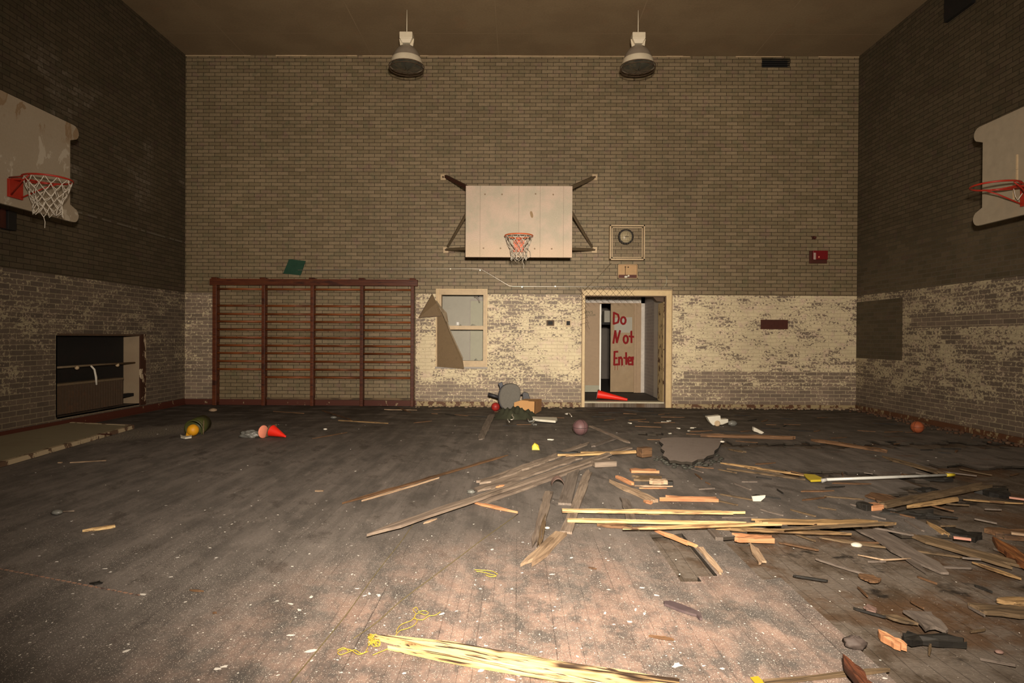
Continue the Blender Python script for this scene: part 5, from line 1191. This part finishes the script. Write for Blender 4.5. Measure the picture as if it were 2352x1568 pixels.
# balls
def ball(px, pyb, rpx, mat, label, sq=(1, 1, 1)):
    q = FL(px, pyb); r_ = rpx*q.y/F; t = thing('ball', label, 'ball', q)
    MB().ball((0, 0, r_*sq[2]), r_, 28, 16, sq).build('shell', mat, t)
    mb = MB()
    for ax in range(3):
        P = []
        for i in range(32):
            a_ = i*2*PI/32; v = (math.cos(a_), math.sin(a_), 0); v = (v[ax % 3], v[(ax+1) % 3], v[(ax+2) % 3])
            P.append((v[0]*r_*1.0*sq[0], v[1]*r_*sq[1], v[2]*r_*sq[2]+r_*sq[2]))
        mb.tube(P, r_*.022, 5, True)
    mb.build('seam', 'dark', t); t.rotation_euler = (0, 0, .5); return t
ball(1333, 999, 18, 'purple', 'faded purple-pink ball alone on the floor in front of the doorway')
ball(2107, 994, 13.5, 'orball', 'dirty orange ball at the foot of the wall under the bare brick patch')
ball(1138, 944, 10, 'redball', 'small red ball tucked beside the overturned chair')
# yellow ball, olive bin, tray, stick
yb_ = thing('ball', 'deflated orange-yellow ball in front of the olive bin', 'ball', FL(443, 1001))
MB().ball((0, 0, .078), .075, 20, 12, (1, .95, 1.0), .03).build('shell', 'yellow', yb_)
MB().prism([(-.07, -.03, .07), (.01, -.03, .02), (-.02, -.03, .0), (-.085, -.03, .0)], .05, (0, 1, 0)).build('slack_skin', 'yellow', yb_, bevel=.01)
ob = thing('plastic_bin', 'dark olive round bin lying on its side behind the yellow ball', 'bin', FL(454, 995)+Vector((0, .1, 0)))
Ry = Matrix.Rotation(PI/2+.2, 3, 'X')
MB().lathe([(.0, 0), (.10, 0), (.115, .25), (.123, .25), (.108, -.01), (0, -.01)], 24, (0, .05, .125), Ry).build('bin_body', 'olivebin', ob)
MB().lathe([(.113, .24), (.128, .24), (.128, .26), (.113, .26)], 24, (0, .05, .125), Ry).build('bin_rim', 'olivebin', ob)
mb = MB(); q = FL(467, 999); mb.tube([q+Vector((0, 0, .01)), q+Vector((-.02, .05, .19))], .007, 6); tag(mb.build('stick', 'olive', center=True), 'short thin stick leaning up beside the olive bin', 'stick')
mb = MB(); mb.prism([FL(x_, y_, .01) for x_, y_ in ((414, 1001), (421, 1004), (432, 1004), (441, 1002), (440, 1006), (425, 1008), (415, 1006))], .02, (0, 0, 1)); tag(mb.build('plastic_shard', 'foam', center=True), 'pale curved plastic shard lying under the yellow ball', 'shard')
# crumpled film
mb = MB(); mb.ball((0, 0, .03), .12, 22, 12, (1.0, .7, .42), .35); o = mb.build('crumpled_film', 'crinkle'); o.location = FL(575, 1003); tag(o, 'crumpled gray plastic film next to the pink disc', 'plastic film')
sp_ = thing('stick_with_blob', 'thin pale stick with a gray round blob at one end on the bare floor', 'stick', FL(150, 1175))
MB().tube([FL(138, 1175, .012), FL(171, 1173, .012)], .006, 6).build('stem', 'graywood', sp_, world=True)
MB().ball(FL(131, 1176, .02), .03, 12, 8, (1.3, 1, .6), .15).build('blob', 'crinkle', sp_, world=True)
# small cone and disc
q = FL(622, 1005); rB = .077
cone('traffic_cone', 'small orange-red marker cone lying on its side beside the pink disc', (q.x, q.y+.03, rB+.012), (PY(656, 997, q.y-.03).x, q.y-.03, .022), .077, .014, .080, ('conered', 'olive'))
q = FL(610, 1006); R_ = Matrix.Rotation(1.15, 3, 'Z') @ Matrix.Rotation(PI/2, 3, 'X')
mb = MB(); mb.lathe([(0, .006), (.078, .006), (.084, 0), (.078, -.006), (0, -.006)], 28, (0, 0, .084), R_); o = mb.build('marker_disc', 'pink'); o.location = q-Vector((.03, 0, 0)); tag(o, 'salmon pink disc standing on edge beside the small cone', 'disc')
# white foam pieces by the right
fo = thing('foam_packing', 'white foam packing corner piece on the floor in front of the far wall', 'foam packing', FL(1650, 976))
Yq = FL(1650, 978).y
mb = MB(); mb.prism([PY(x_, y_, Yq) for x_, y_ in ((1624, 957), (1631, 970), (1638, 977), (1660, 975), (1673, 970), (1673, 962), (1656, 963), (1655, 954))], .12, (.0, 1, 0.02)); mb.build('foam_body', 'foam', fo, world=True, bevel=.008)
mb = MB(); q = PY(1647, 972, Yq); mb.lathe([(.0, 0), (.04, 0), (.045, .012), (.035, .014), (0, .004)], 16, q+Vector((0, -.0, 0)), Matrix.Rotation(PI/2, 3, 'X')); mb.build('moulded_ring', 'cream', fo, world=True)
q = FL(1682, 978); mb = MB(); mb.ball((0, 0, .04), .06, 12, 8, (1.2, .8, .7), .2); o = mb.build('rag', 'crinkle'); o.location = q; tag(o, 'gray rag lump next to the white foam packing', 'rag')
tr = [(1731, 982), (1736, 983), (1755, 993), (1750, 996), (1744, 995), (1741, 993), (1731, 990)]
mb = MB(); Yt = FL(1742, 996).y; mb.prism([PY(x_, y_, Yt) for x_, y_ in tr], .05, (0, 1, .2)); tag(mb.build('foam_shard', 'foam', center=True), 'small triangular cream foam shard beyond the slab', 'foam shard')
for i, (x_, y_, s_) in enumerate(((1592, 983, .05), (1582, 990, .03), (1558, 984, .03), (1527, 970, .06), (1537, 967, .05), (1447, 972, .04), (1265, 1010, .04), (1538, 996, .03))):
    mb = MB(); mb.prism([(-s_, -s_*.4, 0), (s_*.8, -s_*.5, 0), (s_, s_*.3, 0), (-s_*.4, s_*.5, 0)], .012); o = mb.build('plaster_chip', 'foam'); o.location = FL(x_, y_, .002); o.rotation_euler = (0, 0, i)
    tag(o, 'flat cream plaster chip on the dark floor in front of the doorway', 'plaster', 'plaster chips near the doorway')

# ------------------------------------------------------------------ scattered flakes (countable ones) and far debris
kinds = []
for k in range(9):
    rr = random.Random(100+k); n = rr.randint(5, 9); P = []
    for i in range(n):
        a_ = 2*PI*i/n; r_ = rr.uniform(.45, 1.0); P.append((r_*math.cos(a_), r_*math.sin(a_)*.6, 0))
    kinds.append(MB().prism(P, .12).mesh('paint_flake', MT['flake']))
rr = random.Random(77)
spots = [(848, 1363, 1.6), (870, 1368, 1.3), (838, 1368, 1.1), (714, 1495, 2.0), (288, 1496, 1.6), (500, 1536, 1.4), (515, 1531, 1.3), (1130, 1262, 1.2), (1475, 1350, 1.2), (1400, 1258, 1.4), (1312, 1281, 1.2), (1268, 1319, 1.5), (1460, 1400, 1.3), (1480, 1410, 1.3), (1508, 1367, 1.3), (1555, 1528, 2.2), (1446, 1428, 1.2), (1390, 1408, 1.1), (1015, 1410, 1.6), (1104, 1540, 1.5), (241, 1306, 1.2), (328, 1365, 1.5), (394, 1325, 1.0), (667, 1387, 1.6), (687, 1401, 1.2), (715, 1371, 1.2), (668, 1459, 1.6), (131, 1290, 1.0), (318, 1127, 1.0), (1172, 1561, 2.0), (820, 1352, .9), (1190, 1548, 2.4)]
cnt = 0
def flake(x, y, s):
    global cnt
    o = bpy.data.objects.new('paint_flake', kinds[cnt % 9]); C.objects.link(o); o.location = (x, y, .001 if x < 1.5 or y > 4.6 else -.024)
    o.rotation_euler = (0, 0, rr.uniform(0, 6.28)); o.scale = (s, s*rr.uniform(.5, 1), .012)
    tag(o, 'small white paint flake lying on the dirty gym floor', 'paint flake', 'white paint flakes strewn over the floor'); cnt += 1
for a_, b_, s_ in spots: q = FL(a_, b_); flake(q.x, q.y, .014*s_)
while cnt < 270:
    if rr.random() < .62: x_, y_ = rr.gauss(.1, 1.3), 2.3+abs(rr.gauss(0, 1.6))
    else: x_, y_ = rr.uniform(-5.2, 5.4), rr.uniform(2.6, 9.5)
    if y_ > 10.5 or abs(x_) > .83*y_ or x_ < -5.1 or abs(x_) > 5.6: continue
    flake(x_, y_, rr.uniform(.004, .011)*(1 if y_ < 6 else 1.5))
sk = []
for k in range(5):
    r2 = random.Random(300+k); sk.append(MB().prism([(-1, -.12, 0), (.2, -.2, 0), (1, r2.uniform(-.1, .1), 0), (.3, .16, 0), (-.8, .14, 0)], .12).mesh('dark_splinter', MT['char' if k % 2 else 'brown']))
for i in range(70):
    if i < 45: x_, y_ = rr.uniform(1.8, 6.1), rr.uniform(5.2, 11.2)
    else: x_, y_ = rr.uniform(-1.5, 3.5), rr.uniform(8.6, 11.4)
    if abs(x_) > .83*y_: continue
    o = bpy.data.objects.new('dark_splinter', sk[i % 5]); C.objects.link(o); o.location = (x_, y_, .002); s_ = rr.uniform(.06, .22)
    o.rotation_euler = (0, 0, rr.gauss(0, .5)); o.scale = (s_, s_*.7, .08)
    tag(o, 'dark rotten wood splinter on the filthy far part of the floor', 'splinter', 'rotten splinters on the far floor')
sk2 = []
for k in range(8):
    r2 = random.Random(400+k); sk2.append(MB().prism([(-1, -.07, 0), (-.2, -.10+r2.uniform(-.03, .03), 0), (.7, -.07, 0), (1, r2.uniform(-.06, .06), 0), (.8, .05, 0), (-.3, r2.uniform(.03, .08), 0), (-.9, .04, 0)], .14).mesh('wood_sliver', MT[('olive', 'dustwood', 'brown', 'dustwood', 'olive', 'brown', 'dustwood', 'char')[k]]))
placed = []
for i in range(64):
    while True:
        x_, y_ = rr.uniform(1.62, 4.6), rr.uniform(2.55, 6.2)
        if x_ < .80*y_ and all((x_-a_)**2+(y_-b_)**2 > .05 for a_, b_ in placed) and not (5.15 < y_ < 6.0 and x_ > 2.4): break
    placed.append((x_, y_))
    o = bpy.data.objects.new('wood_sliver', sk2[i % 8]); C.objects.link(o); s_ = rr.uniform(.03, .16)
    o.location = (x_, y_, -.022 if y_ < 4.2 else .002)
    o.rotation_euler = (0, 0, rr.gauss(2.3 if i % 3 else 0, .5)); o.scale = (s_, s_*.8, .08)
    tag(o, 'dusty broken wood sliver on the broken-up part of the floor beside the camera', 'splinter', 'slivers on the broken floor')
mb = MB(); r3 = random.Random(8)
for i in range(260):
    x_ = r3.uniform(dx1+.1, XR-.05) if i % 3 else r3.uniform(PY(955, 930).x, dx0-.1)
    y_ = YB-.05-abs(r3.gauss(0, .09)); s_ = r3.uniform(.008, .03); mb.ball((x_, y_, s_*.4), s_, 6, 4, (1.4, 1, .7), .3)
tag(mb.build('wall_crumbs', 'rubble'), 'crumbled plaster and dirt along the foot of the far wall', 'rubble', kind='stuff')
mb = MB()
for i in range(220):
    y_ = r3.uniform(6.0, YB-.05); x_ = XR-.05-abs(r3.gauss(0, .14)); s_ = r3.uniform(.008, .032); mb.ball((x_, y_, s_*.4), s_, 6, 4, (1.4, 1, .7), .3)
tag(mb.build('corner_crumbs', plain('brown_crumbs', (.09, .045, .024), .9, 0, .5, 20, (.25, .2, .13), .5)), 'rusty brown crumbs heaped along the foot of the wall behind the orange ball', 'rubble', kind='stuff')

# ------------------------------------------------------------------ light: camera flash, a torch and an added fill
def spot(name, loc, target, power, size, blend, rad, col):
    l = bpy.data.lights.new(name, 'SPOT'); l.energy = power; l.spot_size = math.radians(size); l.spot_blend = blend
    l.shadow_soft_size = rad; l.color = col
    o = bpy.data.objects.new(name, l); C.objects.link(o); o.location = loc
    o.rotation_euler = (Vector(target)-Vector(loc)).to_track_quat('-Z', 'Y').to_euler(); return o
spot('flash', (.1, -.1, 1.85), (.6, 11.8, 2.4), 3700, 110, 1.0, .10, (1.0, .85, .70))
spot('torch', (.25, -.3, 1.7), (.75, 11.8, 1.0), 2600, 36, 1.0, .06, (1.0, .89, .73))
l = bpy.data.lights.new('bounce_fill', 'POINT'); l.energy = 110; l.color = (1, .84, .66); l.shadow_soft_size = .6  # added overhead fill lamp, stands in for bounced light
o = bpy.data.objects.new('bounce_fill', l); C.objects.link(o); o.location = (0.0, 4.0, 5.2)
cy = bpy.context.scene.cycles
cy.max_bounces = 5; cy.diffuse_bounces = 3; cy.glossy_bounces = 2; cy.transmission_bounces = 4; cy.transparent_max_bounces = 6
cy.caustics_reflective = False; cy.caustics_refractive = False; cy.adaptive_threshold = .06; cy.adaptive_min_samples = 8
wd = bpy.data.worlds.new('world'); wd.use_nodes = True; bpy.context.scene.world = wd
wd.node_tree.nodes['Background'].inputs[0].default_value = (.02, .014, .008, 1); wd.node_tree.nodes['Background'].inputs[1].default_value = 1
